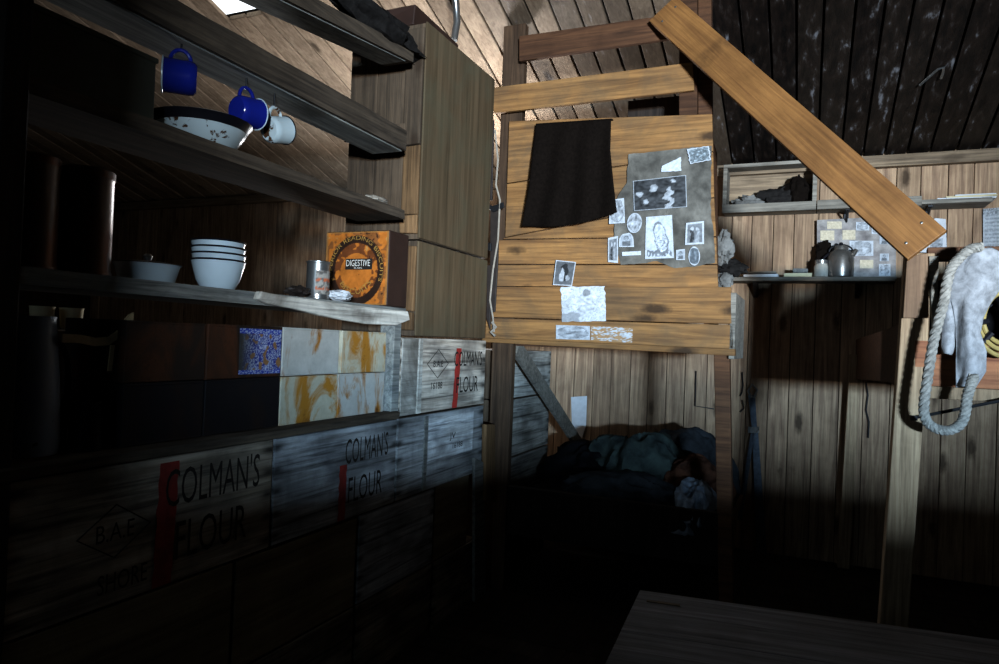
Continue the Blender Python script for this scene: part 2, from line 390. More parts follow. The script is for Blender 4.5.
# third row
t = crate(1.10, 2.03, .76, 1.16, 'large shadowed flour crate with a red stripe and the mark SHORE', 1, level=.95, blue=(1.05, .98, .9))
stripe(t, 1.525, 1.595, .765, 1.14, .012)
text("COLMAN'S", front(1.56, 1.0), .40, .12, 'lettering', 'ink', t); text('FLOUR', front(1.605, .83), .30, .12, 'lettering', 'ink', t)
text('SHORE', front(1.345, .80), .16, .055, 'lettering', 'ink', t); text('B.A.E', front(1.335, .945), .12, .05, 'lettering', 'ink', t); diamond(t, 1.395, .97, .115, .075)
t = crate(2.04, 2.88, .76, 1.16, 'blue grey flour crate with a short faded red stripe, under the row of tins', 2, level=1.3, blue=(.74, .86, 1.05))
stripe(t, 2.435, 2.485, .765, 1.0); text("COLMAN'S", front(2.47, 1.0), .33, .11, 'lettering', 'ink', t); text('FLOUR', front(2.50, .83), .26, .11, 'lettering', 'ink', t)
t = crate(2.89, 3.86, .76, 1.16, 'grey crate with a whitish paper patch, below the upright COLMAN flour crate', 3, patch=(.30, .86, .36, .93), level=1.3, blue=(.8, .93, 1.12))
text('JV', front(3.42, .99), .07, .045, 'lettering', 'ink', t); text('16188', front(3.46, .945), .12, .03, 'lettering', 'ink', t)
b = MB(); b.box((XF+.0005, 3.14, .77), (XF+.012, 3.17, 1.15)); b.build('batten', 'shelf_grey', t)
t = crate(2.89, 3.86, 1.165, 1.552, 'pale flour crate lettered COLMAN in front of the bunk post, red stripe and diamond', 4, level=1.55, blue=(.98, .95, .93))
stripe(t, 3.435, 3.495, 1.17, 1.50, .03, 'red')
text("COLMAN'S", front(3.44, 1.40), .36, .085, 'lettering', 'ink', t); text('FLOUR', front(3.475, 1.25), .28, .09, 'lettering', 'ink', t)
text('B.A.E', front(3.205, 1.40), .105, .034, 'lettering', 'ink', t); diamond(t, 3.257, 1.417, .115, .075, .003); text('16188', front(3.19, 1.285), .12, .036, 'lettering', 'ink', t)
b = MB(); b.box((XF+.0005, 2.895, 1.17), (XF+.010, 3.045, 1.545), j=.002); b.build('end_board', 'white_wood', t, bevel=.002)
b = MB(); b.box((XF+.0005, 3.05, 1.17), (XF+.014, 3.085, 1.548), j=.002); b.build('batten', 'white_wood', t, bevel=.002)
# beyond the post, under the bunk
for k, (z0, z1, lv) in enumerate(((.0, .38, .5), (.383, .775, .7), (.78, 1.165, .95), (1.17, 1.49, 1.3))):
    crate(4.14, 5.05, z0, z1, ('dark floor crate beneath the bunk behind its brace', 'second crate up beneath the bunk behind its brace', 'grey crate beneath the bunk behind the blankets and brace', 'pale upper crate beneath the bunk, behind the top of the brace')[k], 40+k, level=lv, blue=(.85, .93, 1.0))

# tall boxes standing on the crates
def tall(z0, z1, label, y0=3.02, y1=3.85, xd=.455, capboard=False):
    t = thing('packing_case', (XF-xd/2, (y0+y1)/2, z0), label, 'crate', 'packing cases above the partition')
    B((XF-xd, y0+.02, z0+.003), (XF-.012, y1, z1-.003)).build('body', 'endwood', t)
    MB().box((XF-.012, y0+.004, z0+.004), (XF, y1-.002, z1-.004), j=.003).build('side_panel', 'ply', t, bevel=.004)
    b = MB(); xs = [XF-xd, XF-xd+.17, XF-.115]
    for a, c in zip(xs, xs[1:]): b.box((a+.003, y0+.006, z0+.02), (c-.003, y0+.02, z1-.06), j=.002)
    b.build('end_board', 'endwood', t, bevel=.003)
    b = MB(); b.box((XF-.112, y0-.006, z0+.03), (XF-.014, y0+.02, z0+.12), j=.004); b.box((XF-.112, y0-.002, z0+.125), (XF-.014, y0+.02, min(z1-.03, z0+.47)), j=.004); b.build('corner_strip', 'knotty', t, bevel=.005)
    if z1-z0 > .6:
        b = MB(); b.box((XF-.112, y0-.006, z0+.475), (XF-.014, y0+.02, z1-.03), j=.004); b.build('corner_strip', 'endwood', t, bevel=.005)
    b = MB(); b.box((XF-xd-.01, y0-.012, z1-.055), (XF-.116, y0+.02, z1-.005), j=.004); b.build('end_rail', 'endwood', t, bevel=.004)
    return t
tall(1.556, 2.04, 'lowest packing case of the tall stack, beside the orange biscuit tin')
t = tall(2.043, 3.14, 'upper packing case of the tall stack, reaching up towards the roof boards')
MB().box((XF-.465, 3.006, 2.56), (XF-.10, 3.04, 2.63), j=.004).build('end_rail', 'endwood', t, bevel=.004)
tag(B((XF-.43, 3.05, 3.143), (XF-.10, 3.55, 3.25), j=.008).build('wooden_box', 'maroon', bevel=.006), 'red brown flat box lying on top of the tall packing cases', 'box')

# ------------------------------------------------------------------ shelving
sh = thing('shelving_unit', (XF-.15, 1.9, 0), 'rough wooden shelves running from the dark post to the tall packing cases', 'shelves')
def shelf(z0n, z0f, th, depth, mat, yn=.85, yf=2.93, wob=.004, parent=sh, front=0.0):
    b = MB(); n = 40
    def P(i, q):
        y = yn+(yf-yn)*i/n; z = z0n+(z0f-z0n)*i/n
        e = wob*nz(y*3, z, 1)*2; e2 = wob*nz(y*5, z, 7)*2
        return [(XF+front+e, y, z), (XF+front+e2, y, z+th), (XF-depth, y, z+th), (XF-depth+e, y, z)][q]
    vs = [P(i, q) for i in range(n+1) for q in range(4)]
    fs = [(i*4+q, i*4+(q+1) % 4, i*4+4+(q+1) % 4, i*4+4+q) for i in range(n) for q in range(4)]+[(3, 2, 1, 0), (n*4, n*4+1, n*4+2, n*4+3)]
    b.add(vs, fs); return b.build('shelf', mat, parent)
shelf(1.645, 1.645, .045, .33, 'shelf_grey', wob=.006)
shelf(2.12, 2.115, .045, .27, 'shelf', yf=2.88)
o3 = shelf(2.458, 2.445, .095, .19, 'shelf', yf=2.87)
o4 = shelf(2.63, 2.882, .06, .16, 'shelf', yf=2.9)
for o_, z0_, z1_, dp_ in ((o3, 2.458, 2.445, .185), (o4, 2.63, 2.88, .155)):
    b = MB(); b.hexa([(XF-dp_, .86, z0_-.006), (XF-.02, .86, z0_-.006), (XF-.02, 2.86, z1_-.006), (XF-dp_, 2.86, z1_-.006), (XF-dp_, .86, z0_), (XF-.02, .86, z0_), (XF-.02, 2.86, z1_), (XF-dp_, 2.86, z1_)]); b.build('underside_board', 'shelf_grey', o_)  # thin pale slab added so the shelf underside looks lit from below
b = MB(); b.hexa([(XF-.10, 1.03, 0), (XF+.01, 1.03, 0), (XF+.01, 1.10, 0), (XF-.10, 1.10, 0), (XF-.10, 1.04, 3.2), (XF+.01, 1.04, 3.2), (XF+.01, 1.105, 3.2), (XF-.10, 1.105, 3.2)]); b.build('upright', 'black_wood', sh, bevel=.006)
b = MB(); b.box((XF-.07, 2.82, 1.2), (XF+.006, 2.882, 1.645), j=.003); b.build('upright', 'shelf_grey', sh, bevel=.004)
b = MB(); b.box((-2.42, 1.05, 1.49), (-2.22, 1.75, 1.53)); b.box((-2.40, 1.70, 0), (-2.34, 1.75, 1.49)); b.box((-2.40, 1.05, 0), (-2.34, 1.10, 1.49)); b.build('back_shelf', 'knotty', sh, bevel=.004)
# splintered pale board along the front of the middle shelf
out = [(255, 291), (280, 296), (306, 299), (335, 303), (372, 308), (403, 311), (405, 320), (392, 325), (362, 324), (338, 320), (318, 316), (290, 309), (262, 304), (252, 299)]
b = MB(); b.slab([onx(px, py, XF+.012) for px, py in out], (.03, 0, 0)); tag(b.build('splintered_board', 'white_wood', bevel=.006), 'splintered bleached board along the shelf edge below the biscuit tin', 'board')
def scrap(name, c, r, seed, mat, label, cat, fl=.6):
    b = MB()
    def P(u, v):
        a = 2*math.pi*u; e = math.pi*(v-.5); d = V((math.cos(a)*math.cos(e), math.sin(a)*math.cos(e), math.sin(e)))
        k = 1+.45*noise.noise(d*2.3+V((seed, 0, 0)))+.25*noise.noise(d*6+V((0, seed, 0)))
        return V(c)+V((d.x*r[0], d.y*r[1], d.z*r[2]))*k
    b.grid(24, 14, P); return tag(b.build(name, mat, smooth=True), label, cat)
scrap('crumpled_paper', (XF-.02, 2.42, 1.715), (.035, .07, .022), 3, 'paper', 'crumpled whitish paper scrap lying before the biscuit tin', 'paper')
scrap('crumpled_rag', (XF-.03, 2.17, 1.712), (.03, .06, .02), 8, 'strap', 'crumpled brown rag on the shelf edge beside the small can', 'rag')
scrap('tangled_string', (XF-.06, 2.72, 2.178), (.04, .07, .02), 12, 'cord', 'tangle of pale string at the far end of the upper shelf', 'string')
scrap('rolled_cloth', (XF-.03, 2.62, 2.96), (.07, .36, .06), 5, 'dark_cloth', 'dark ragged cloth roll lying on the topmost shelf', 'cloth')

# ledge on top of the crates, tins in two rows
b = MB(); n = 50
vs = []
for i in range(n+1):
    y = .9+1.98*i/n; e = .02+.018*nz(y*4, 1.3); zt = 1.198+.004*nz(y*7, 2)
    vs += [(XF+e, y, 1.163), (XF+e+.004, y, 1.190), (XF+e-.02, y, zt), (XF-.4, y, 1.198), (XF-.4, y, 1.163)]
b.add(vs, [(i*5+q, i*5+(q+1) % 5, i*5+5+(q+1) % 5, i*5+5+q) for i in range(n) for q in range(5)]+[(4, 3, 2, 1, 0), tuple(n*5+q for q in range(5))])
tag(b.build('ledge_board', 'shelf'), 'rough ledge board lying along the top of the flour crates', 'board')
ty = [1.42, 1.722, 2.086, 2.44, 2.80]
info = [[('rust_dark', 'dark rusted square tin, lower row, nearest the black pots'), ('rust_black', 'blackened square tin, lower row, beside the yellow stained ones'),
         ('rust_heavy', 'heavily orange stained square tin in the lower row'), ('rust_yellow', 'white square tin with few rust spots, lower row beside the grey batten')],
        [('rust_brown', 'brown rusted square tin, upper row, with the strap over its edge'), ('rust_brown', 'brown square tin with a printed blue label, upper row'),
         ('rust_yellow', 'white square tin with soft rust runs, upper row beside the blue label'), ('rust_heavy', 'yellow streaked square tin, upper row beside the grey batten')]]
info[0][0] = ('rust_black', info[0][0][1])
for r in range(2):
    for k in range(4):
        z0 = 1.199+r*.187; y0, y1 = ty[k]+.004, ty[k+1]-.004
        if (r, k) == (1, 3): y0 += .012
        t = thing('square_tin', (XF-.15, (y0+y1)/2, z0), info[r][k][1], 'tin', 'square tins on the ledge')
        b = MB(); b.box((XF-.29, y0, z0), (XF-.022, y1, z0+.184), j=.0015, tone=.09+.23*k+.41*r)
        for za in (z0+.003, z0+.178):
            b.tube([(XF-.022, y0+.008, za), (XF-.022, y1-.008, za)], .003, 5, tone=.09+.23*k+.41*r)
        b.build('body', info[r][k][0], t, bevel=.005)
        if (r, k) == (1, 1):
            def lab(u, v):
                if v < .1 or v > .88: return (.03, .06, .35) if nz(u*30, v*40, 2) > -.1 else (.4, .45, .6)
                q = nz(u*46, v*34, 5)+.3*nz(u*5, v*4, 9); w = max(0, min(1, (u-.05)*2.5))
                c = (.42, .46, .60) if q > 0.05 else (.035, .05, .26)
                if nz(u*9, v*6, 12) > .25: c = (.30, .16, .07)
                return tuple(a*w+.05*(1-w) for a in c)
            b = MB(); b.grid(70, 50, lambda u, v: V((XF-.0195, y0+.14+u*(y1-y0-.145), z0+.012+v*.162)), lab); b.build('printed_label', 'print', t)
# jug, black pots, strap, cups on the dark end of the ledge
t = thing('tall_jug', (XF-.13, 1.215, 1.199), 'tall bluish grey enamel jug beside the dark shelf post', 'jug')
MB().lathe([(.080, 0), (.084, .02), (.078, .18), (.066, .33), (.062, .36), (.064, .37), (.058, .365), (.06, .30)], t.location).build('body', 'grey_enamel', t, smooth=True)
hp = [t.location+V((.0, .066+.05*math.sin(a), .19+.12*math.cos(a))) for a in [math.pi*k/10 for k in range(11)]]
MB().tube(hp, .008, 8).build('handle', 'dark_rim', t, smooth=True)
for k, (y, r, h, lb) in enumerate(((1.345, .045, .14, 'small black pot standing beside the tall grey jug'), (1.385, .05, .145, 'small black pot standing against the lower dark tin'))):
    c = V((XF-.07-.13*k, y, 1.199)); t = thing('black_pot', c, lb, 'pot', 'black pots on the ledge')
    MB().lathe([(r, 0), (r*1.02, .01), (r*.86, h*.9), (r*.9, h*.93), (r*.9, h*.98), (r*.7, h)], c).build('body', 'dark_rim', t, smooth=True)
    MB().lathe([(.012, 0), (.014, .012), (.004, .018)], c+V((0, 0, h))).build('knob', 'dark_rim', t, smooth=True)
b = MB(); path = [onx(px, py, XF-.06) for px, py in ((62, 338), (80, 339), (95, 342), (108, 341), (116, 336), (122, 327), (128, 319), (133, 316))]
for dz in (0,): b.add([p+V((dx, 0, zz)) for p in path for dx, zz in ((0, -.012), (0, .012))], [(2*i, 2*i+1, 2*i+3, 2*i+2) for i in range(len(path)-1)])
t = b.build('leather_strap', 'tan_strap', solid=.006); tag(t, 'pale leather strap slung from the jug to the upper brown tin', 'strap')
b = MB(); b.slab([onx(px, py, XF-.055) for px, py in ((110, 345), (114, 345), (111, 371), (107, 371))], (.004, 0, 0)); b.build('strap_end', 'tan_strap', t)
for k, (y, lb) in enumerate(((1.50, 'small pale cup on the back shelf near the tall jug'), (1.60, 'small pale cup on the back shelf near the brown tin'))):
    c = V((-2.3, y, 1.531)); tag(MB().lathe([(.024, 0), (.032, .01), (.036, .07), (.038, .075), (.033, .073), (.028, .015)], c).build('cup', 'old_paper', smooth=True), lb, 'cup', 'cups on the back shelf')

# ------------------------------------------------------------------ things on the middle shelf
ZM = 1.691
def canister(y, x, r, h, label):
    c = V((x, y, ZM)); t = thing('rusty_canister', c, label, 'canister', 'rusty canisters on the middle shelf')
    MB().lathe([(r, 0), (r*1.03, .004), (r*1.03, .012), (r, .016), (r, h-.03), (r*1.02, h-.026), (r*1.02, h-.012), (r*.95, h)], c, n=40).build('body', 'rust_dark', t, smooth=True)
    MB().lathe([(r*1.035, 0), (r*1.035, .02), (r*.97, .024), (r*.9, .018)], c+V((0, 0, h-.022)), n=40).build('lid', 'rust_dark', t, smooth=True)
canister(1.205, XF-.14, .070, .305, 'rusty canister on the shelf, right by the dark post')
canister(1.362, XF-.14, .075, .305, 'rusty canister with a bright gleam, beside the white lidded dish')
c = onx(147, 275, XF-.16); c.z = ZM
t = thing('lidded_dish', c, 'white enamel dish with a dark lid and bright knob', 'dish')
MB().lathe([(.078, 0), (.082, .004), (.096, .056), (.101, .060), (.096, .062)], c).build('bowl', 'white_enamel', t, smooth=True)
MB().lathe([(.100, .060), (.103, .063), (.06, .069), (.012, .072)], c).build('lid', 'rust_brown', t, smooth=True)
MB().lathe([(.008, .071), (.012, .080), (.015, .088), (.008, .095)], c).build('knob', 'steel', t.children[-1], smooth=True)
c = onx(217, 291, XF-.13); c.z = ZM
prev = 0
for k in range(4):
    z = c.z+k*.0225; o = V((c.x+random.uniform(-.003, .003), c.y+random.uniform(-.003, .003), z))
    t = thing('enamel_bowl', o, ('undermost', 'second from below', 'third from below', 'topmost')[k]+' white enamel bowl in the stack of four', 'bowl', 'stack of white enamel bowls')
    MB().lathe([(.048, 0), (.055, .002), (.073, .034), (.087, .086), (.090, .102), (.086, .102), (.083, .09), (.069, .036), (.048, .008)], o, n=40).build('body', 'white_enamel', t, smooth=True)
    b = MB(); b.tube([o+V((.0898*math.cos(a), .0898*math.sin(a), .1025)) for a in [2*math.pi*i/40 for i in range(40)]], 0.0036, 6, closed=True); b.build('rim', 'dark_rim', t, smooth=True)
c = onx(317, 302, XF-.05); c.z = ZM
t = thing('small_can', c, 'small shiny metal can with a worn paper label, beside the biscuit tin', 'can')
r, h = .046, .155
MB().lathe([(r, 0), (r*1.05, .002), (r*1.05, .007), (r, .009), (r, h-.009), (r*1.05, h-.007), (r*1.05, h-.002), (r*.98, h), (r*.96, h-.005)], c).build('body', 'steel', t, smooth=True)
b = MB(); b.grid(16, 14, lambda u, v: c+V(((r+.0012)*math.cos(-1.1+u*1.7), (r+.0012)*math.sin(-1.1+u*1.7), .02+v*.095)), lambda u, v: (.45, .13, .06) if (.55 < v < .7 or .2 < v < .3) and nz(u*9, v*9, 1) > -.2 else ((.32, .30, .27) if nz(u*5, v*6, 3) > -.1 else (.12, .11, .10)))
b.build('paper_label', 'print', t, smooth=True)
# biscuit tin
yb = 2.735; xl = ony(325, 270, yb).x; xr = ony(388.5, 270, yb).x; zb, zt = ZM, ony(357, 231, yb).z; W, HH = xr-xl, zt-zb
t = thing('biscuit_tin', ((xl+xr)/2, yb+.08, zb), 'orange printed square biscuit tin lettered DIGESTIVE', 'tin')
B((xl, yb, zb), (xr, yb+.17, zt)).build('body', 'maroon', t, bevel=.006)
def tinp(u, v):
    x, y = (u-.5)*W, (v-.47)*HH; r = math.hypot(x/.94, y)/(.47*W); wear = nz(u*7, v*7, 3)*.5+nz(u*19, v*19, 5)*.4
    og = (.50, .17, .03); dk = (.045, .02, .012); md = (.17, .055, .018); c = og
    if r >= 1.0 and wear < -.05: c = (.26, .10, .03)
    if r < 1.0: c = dk
    if r < .98 and r > .80: c = (.035, .018, .012)
    if r < .78: c = md if wear < .12 else og
    if math.hypot(x, y+.02*HH) < .25*W: c = og if wear > -.35 else md
    if wear < -.38: c = dk
    if wear > .42: c = (.50, .25, .08)
    if u < .03 or u > .97 or v < .02 or v > .98: c = (.36, .17, .05)
    return c
b = MB(); b.grid(90, 100, lambda u, v: V((xl+.004+u*(W-.008), yb-.0015, zb+.004+v*(HH-.008))), tinp); b.build('printed_front', 'orange', t)
cx, cz = (xl+xr)/2, zb+.47*HH
B((cx-.155*W*1.05, yb-.005, cz+.01*HH), (cx+.24*W*1.05, yb-.002, cz+.155*HH)).build('plaque', 'ink', t)
text('DIGESTIVE', lambda u, v: V((cx-.145*W+u, yb-.0065, cz+.055*HH+v)), .37*W, .085*HH, 'lettering', 'letters_white', t)
text('PLAIN', lambda u, v: V((cx-.02*W+u, yb-.0065, cz+.02*HH+v)), .12*W, .022*HH, 'lettering', 'letters_white', t)
def arc(R, a0, a1, total, inv=False):
    def f(u, v):
        k = u/total
        a = math.radians(a0+(a1-a0)*k); rr = R+v if not inv else R-v
        return V((cx+rr*math.cos(a)*.94, yb-.0045, cz+rr*math.sin(a)))
    return f
text('SUPERIOR READING BISCUITS', arc(.40*W, 200, -20, 1.0), 1.0, .055*W, 'lettering', 'letters_pale', t)
text('BISCUITS', arc(.315*W, 215, 330, 1.0, True), 1.0, .075*W, 'lettering', 'letters_pale', t)

# ------------------------------------------------------------------ upper shelf: tin, basin; hanging mugs
q = onx(157, 60, XF-.03)
t = thing('large_tin', (XF-.14, 1.3, 2.166), 'large dull green square tin at the dark end of the upper shelf', 'tin')
B((XF-.25, 1.115, 2.166), (XF-.03, q.y, q.z)).build('body', 'green_tin', t, bevel=.006)
MB().box((XF-.255, 1.11, q.z-.012), (XF-.025, q.y+.004, q.z+.004)).build('lid', 'green_tin', t, bevel=.004)
c = onx(201, 140, XF-.13); c.z = 2.163
t = thing('enamel_basin', c, 'wide white enamel basin with a black rim and chipped side', 'basin')
MB().lathe([(.10, 0), (.106, .003), (.142, .055), (.154, .085), (.150, .085), (.135, .05), (.095, .008)], c, n=48).build('body', 'chipped_enamel', t, smooth=True)
b = MB(); b.lathe([(.147, .066), (.157, .084), (.166, .094), (.160, .097), (.147, .086)], c, n=48); b.build('rim', 'dark_rim', t, smooth=True)
def mug(px, py, X, axis, mat, label, r=.050, L=.092, inner='white_enamel', hz=1.0):
    c = onx(px, py, X); a = V(axis).normalized()               # axis: from base to mouth
    up = V((0, 0, 1)); up = (up-a*up.dot(a)).normalized(); sd = up.cross(a)
    R = Matrix((sd, up, a)).transposed()
    t = thing('hanging_mug', c, label, 'mug', 'mugs hanging below the third shelf')
    MB().lathe([(.0, -L/2), (r*.80, -L/2), (r*.95, -L/2+.008), (r, -L/2+.022), (r, L/2-.006), (r*1.05, L/2), (r*1.0, L/2+.001), (r*.94, L/2-.006), (r*.93, -L/2+.02), (0, -L/2+.01)], c, R, 36).build('body', mat, t, smooth=True)
    h = [c+up*(r-.004)*1.0+a*(.03*math.cos(k*math.pi/12))+up*(.036*hz*math.sin(k*math.pi/12)) for k in range(13)]
    ch = [q for q in t.children][0]; MB().tube(h, .0065, 8).build('handle', mat, t, smooth=True)
    b = MB(); b.tube([c+a*(L/2)+(sd*math.cos(q)+up*math.sin(q))*r*1.04 for q in [2*math.pi*i/36 for i in range(36)]], .0028, 6, closed=True); b.build('rim', 'white_enamel' if mat != 'chipped_enamel' else 'dark_rim', ch, smooth=True)
    tp = c+up*(r+.030*hz); zz = 2.452
    MB().tube([tp+V((.0, 0, .006)), tp+V((0, 0, .03)), V((tp.x, tp.y, max(zz+.004, tp.z+.035)))], .003, 6).build('hook', 'iron', t)
mug(180, 77, XF-.05, (-.68, -.73, .0), 'blue_enamel', 'dark blue enamel mug hanging beside the large green tin', .053, .098)
mug(247, 112, XF-.06, (.12, .97, .10), 'blue_enamel', 'dark blue enamel mug hanging above the wide basin on the upper shelf', .052, .092)
mug(277, 130, XF-.07, (.05, .97, .25), 'chipped_enamel', 'chipped white enamel mug hanging next to a blue one', .050, .088)

# ------------------------------------------------------------------ bunk with the pictures
bk = thing('bunk_bed', (-1.1, 4.4, 0), 'tall boxed two tier bunk of tan boards with pictures on its front', 'bunk bed')
def px_board(b, pts, Y, th=.028, tone=None):
    b.slab([ony(px, py, Y) for px, py in pts], (0, th, 0), tone)
b = MB(); b.hexa([(-1.815, 4.032, 0), (-1.680, 4.032, 0), (-1.680, 4.09, 0), (-1.815, 4.09, 0), (-1.822, 4.032, 3.55), (-1.672, 4.032, 3.55), (-1.672, 4.09, 3.55), (-1.822, 4.09, 3.55)]); b.build('post', 'bunk_z', bk, bevel=.006)
b = MB(); px_board(b, [(679, -25), (697, -25), (697, 118), (679, 118)], BY, .06); b.build('post', 'bunk_dark', bk, bevel=.004)
b = MB(); px_board(b, [(698, -25), (711, -25), (712, 118), (698, 118)], BY+.03, .06); b.build('post', 'bunk_dark', bk, bevel=.004)
b = MB(); b.hexa([(-.385, 4.0, 0), (-.31, 4.0, 0), (-.31, 4.07, 0), (-.385, 4.07, 0), (-.468, 4.0, 1.575), (-.385, 4.0, 1.575), (-.385, 4.07, 1.575), (-.468, 4.07, 1.575)]); b.build('leg', 'bunk_dark', bk, bevel=.005)
b = MB()
px_board(b, [(509, 121), (712, 114), (713, 151), (507, 183)], BY-.003, .025, .75)
px_board(b, [(507, 184), (713, 152), (714, 197), (505, 237)], BY-.002, .025, .5)
px_board(b, [(504, 238), (714, 198), (716, 236), (503, 239)], BY-.002, .025, .6)
px_board(b, [(498, 240), (716, 237), (717, 264), (497, 264)], BY-.015, .03, .85)
px_board(b, [(497, 265), (717, 265), (718, 288), (496, 286)], BY-.015, .03, .7)
px_board(b, [(490, 287), (731, 287), (732, 324), (488, 317)], BY-.03, .03, .45)
px_board(b, [(486, 318), (733, 325), (734, 349), (485, 338)], BY-.03, .03, .8)
b.build('front_panel', 'bunk_x', bk, bevel=.003)
b = MB(); px_board(b, [(482, 338), (735, 349), (735, 356), (482, 342)], BY-.035, .06); b.build('bottom_rail', 'bunk_x', bk, bevel=.004)
b = MB(); px_board(b, [(488, 88), (693, 62), (694, 90), (494, 113)], BY-.03, .03, .7); b.build('rail', 'bunk_x', bk, bevel=.004)
b = MB(); px_board(b, [(519, 36), (652, 17), (674, 38), (519, 61)], BY-.03, .03, .3); b.build('rail', 'bunk_dark', bk, bevel=.004)
B((-1.66, 4.03, 1.525), (-.47, 5.45, 1.56)).build('platform', 'bunk_dark', bk)
b = MB(); b.slab([(-.50, 4.06, 1.54), (-.50, 4.55, 1.54), (-.55, 4.55, 2.78), (-.55, 4.06, 2.83)], (-.025, 0, 0)); b.build('end_panel', 'bunk_dark', bk)
b = MB(); b.box((-.385, 3.97, 1.50), (-.355, 4.55, 1.86)); b.build('end_rail', 'shelf_x', bk, bevel=.004)
pa, pb = onx(514, 347, -1.70), onx(578, 446, -1.70)
d = (pb-pa).normalized(); nrm = V((1, 0, 0)); wv = d.cross(nrm).normalized()*.055
b = MB(); b.slab([pa-wv, pb-wv, pb+wv, pa+wv], (.03, 0, 0)); b.build('brace', 'shelf_x', bk, bevel=.004)
B((-1.66, 4.03, .42), (-.40, 5.6, .46)).build('lower_platform', 'bunk_dark', bk)
B((-1.66, 4.0, .36), (-.40, 4.03, .66), j=.004).build('lower_board', 'black_wood', bk, bevel=.004)
# loose boards beside the post
b = MB(); b.slab([onx(px, py, XF+.02) for px, py in ((482, 424), (491, 424), (491, 500), (481, 500))], (.03, 0, 0)); tag(b.build('wood_offcut', 'knotty', bevel=.003), 'short brown offcut standing against the bunk post', 'board')
b = MB(); b.slab([onx(472, 458, XF+.012), onx(481, 462, XF+.012), V((XF+.012, 3.94, 0)), V((XF+.012, 3.78, 0))], (.02, 0, 0)); tag(b.build('loose_board', 'shelf_grey', bevel=.003), 'grey upright board leaning on the crates below the offcut', 'board')

# black cloth over the bunk front
cl = [(536, 124, 611, 119), (533, 150, 610, 150), (529, 185, 613, 180), (522, 226, 617, 212)]
def clothf(u, v):
    k = v*3; i = min(int(k), 2); f = k-i; a, c = cl[i], cl[i+1]
    xl_, yl_, xr_, yr_ = [a[m]*(1-f)+c[m]*f for m in range(4)]
    px, py = xl_+(xr_-xl_)*u, yl_+(yr_-yl_)*u+v*6*math.sin(u*3.1)
    off = .05+.016*math.sin(u*19+v*2)*(.3+v)+.01*nz(u*4, v*3, 2)+.035*v
    return ony(px, py, BY-.005-off)
b = MB(); b.grid(48, 30, clothf)
pts = [clothf(i/48, 0) for i in range(49)]
b.grid(48, 4, lambda u, v: V((clothf(u, 0).x, clothf(u, 0).y+v*.14, clothf(u, 0).z+.012*math.sin(v*math.pi)-.015*v*v)))
tag(b.build('hanging_cloth', 'black_cloth', smooth=True, solid=.006), 'black cloth hanging over the top of the bunk front', 'cloth')

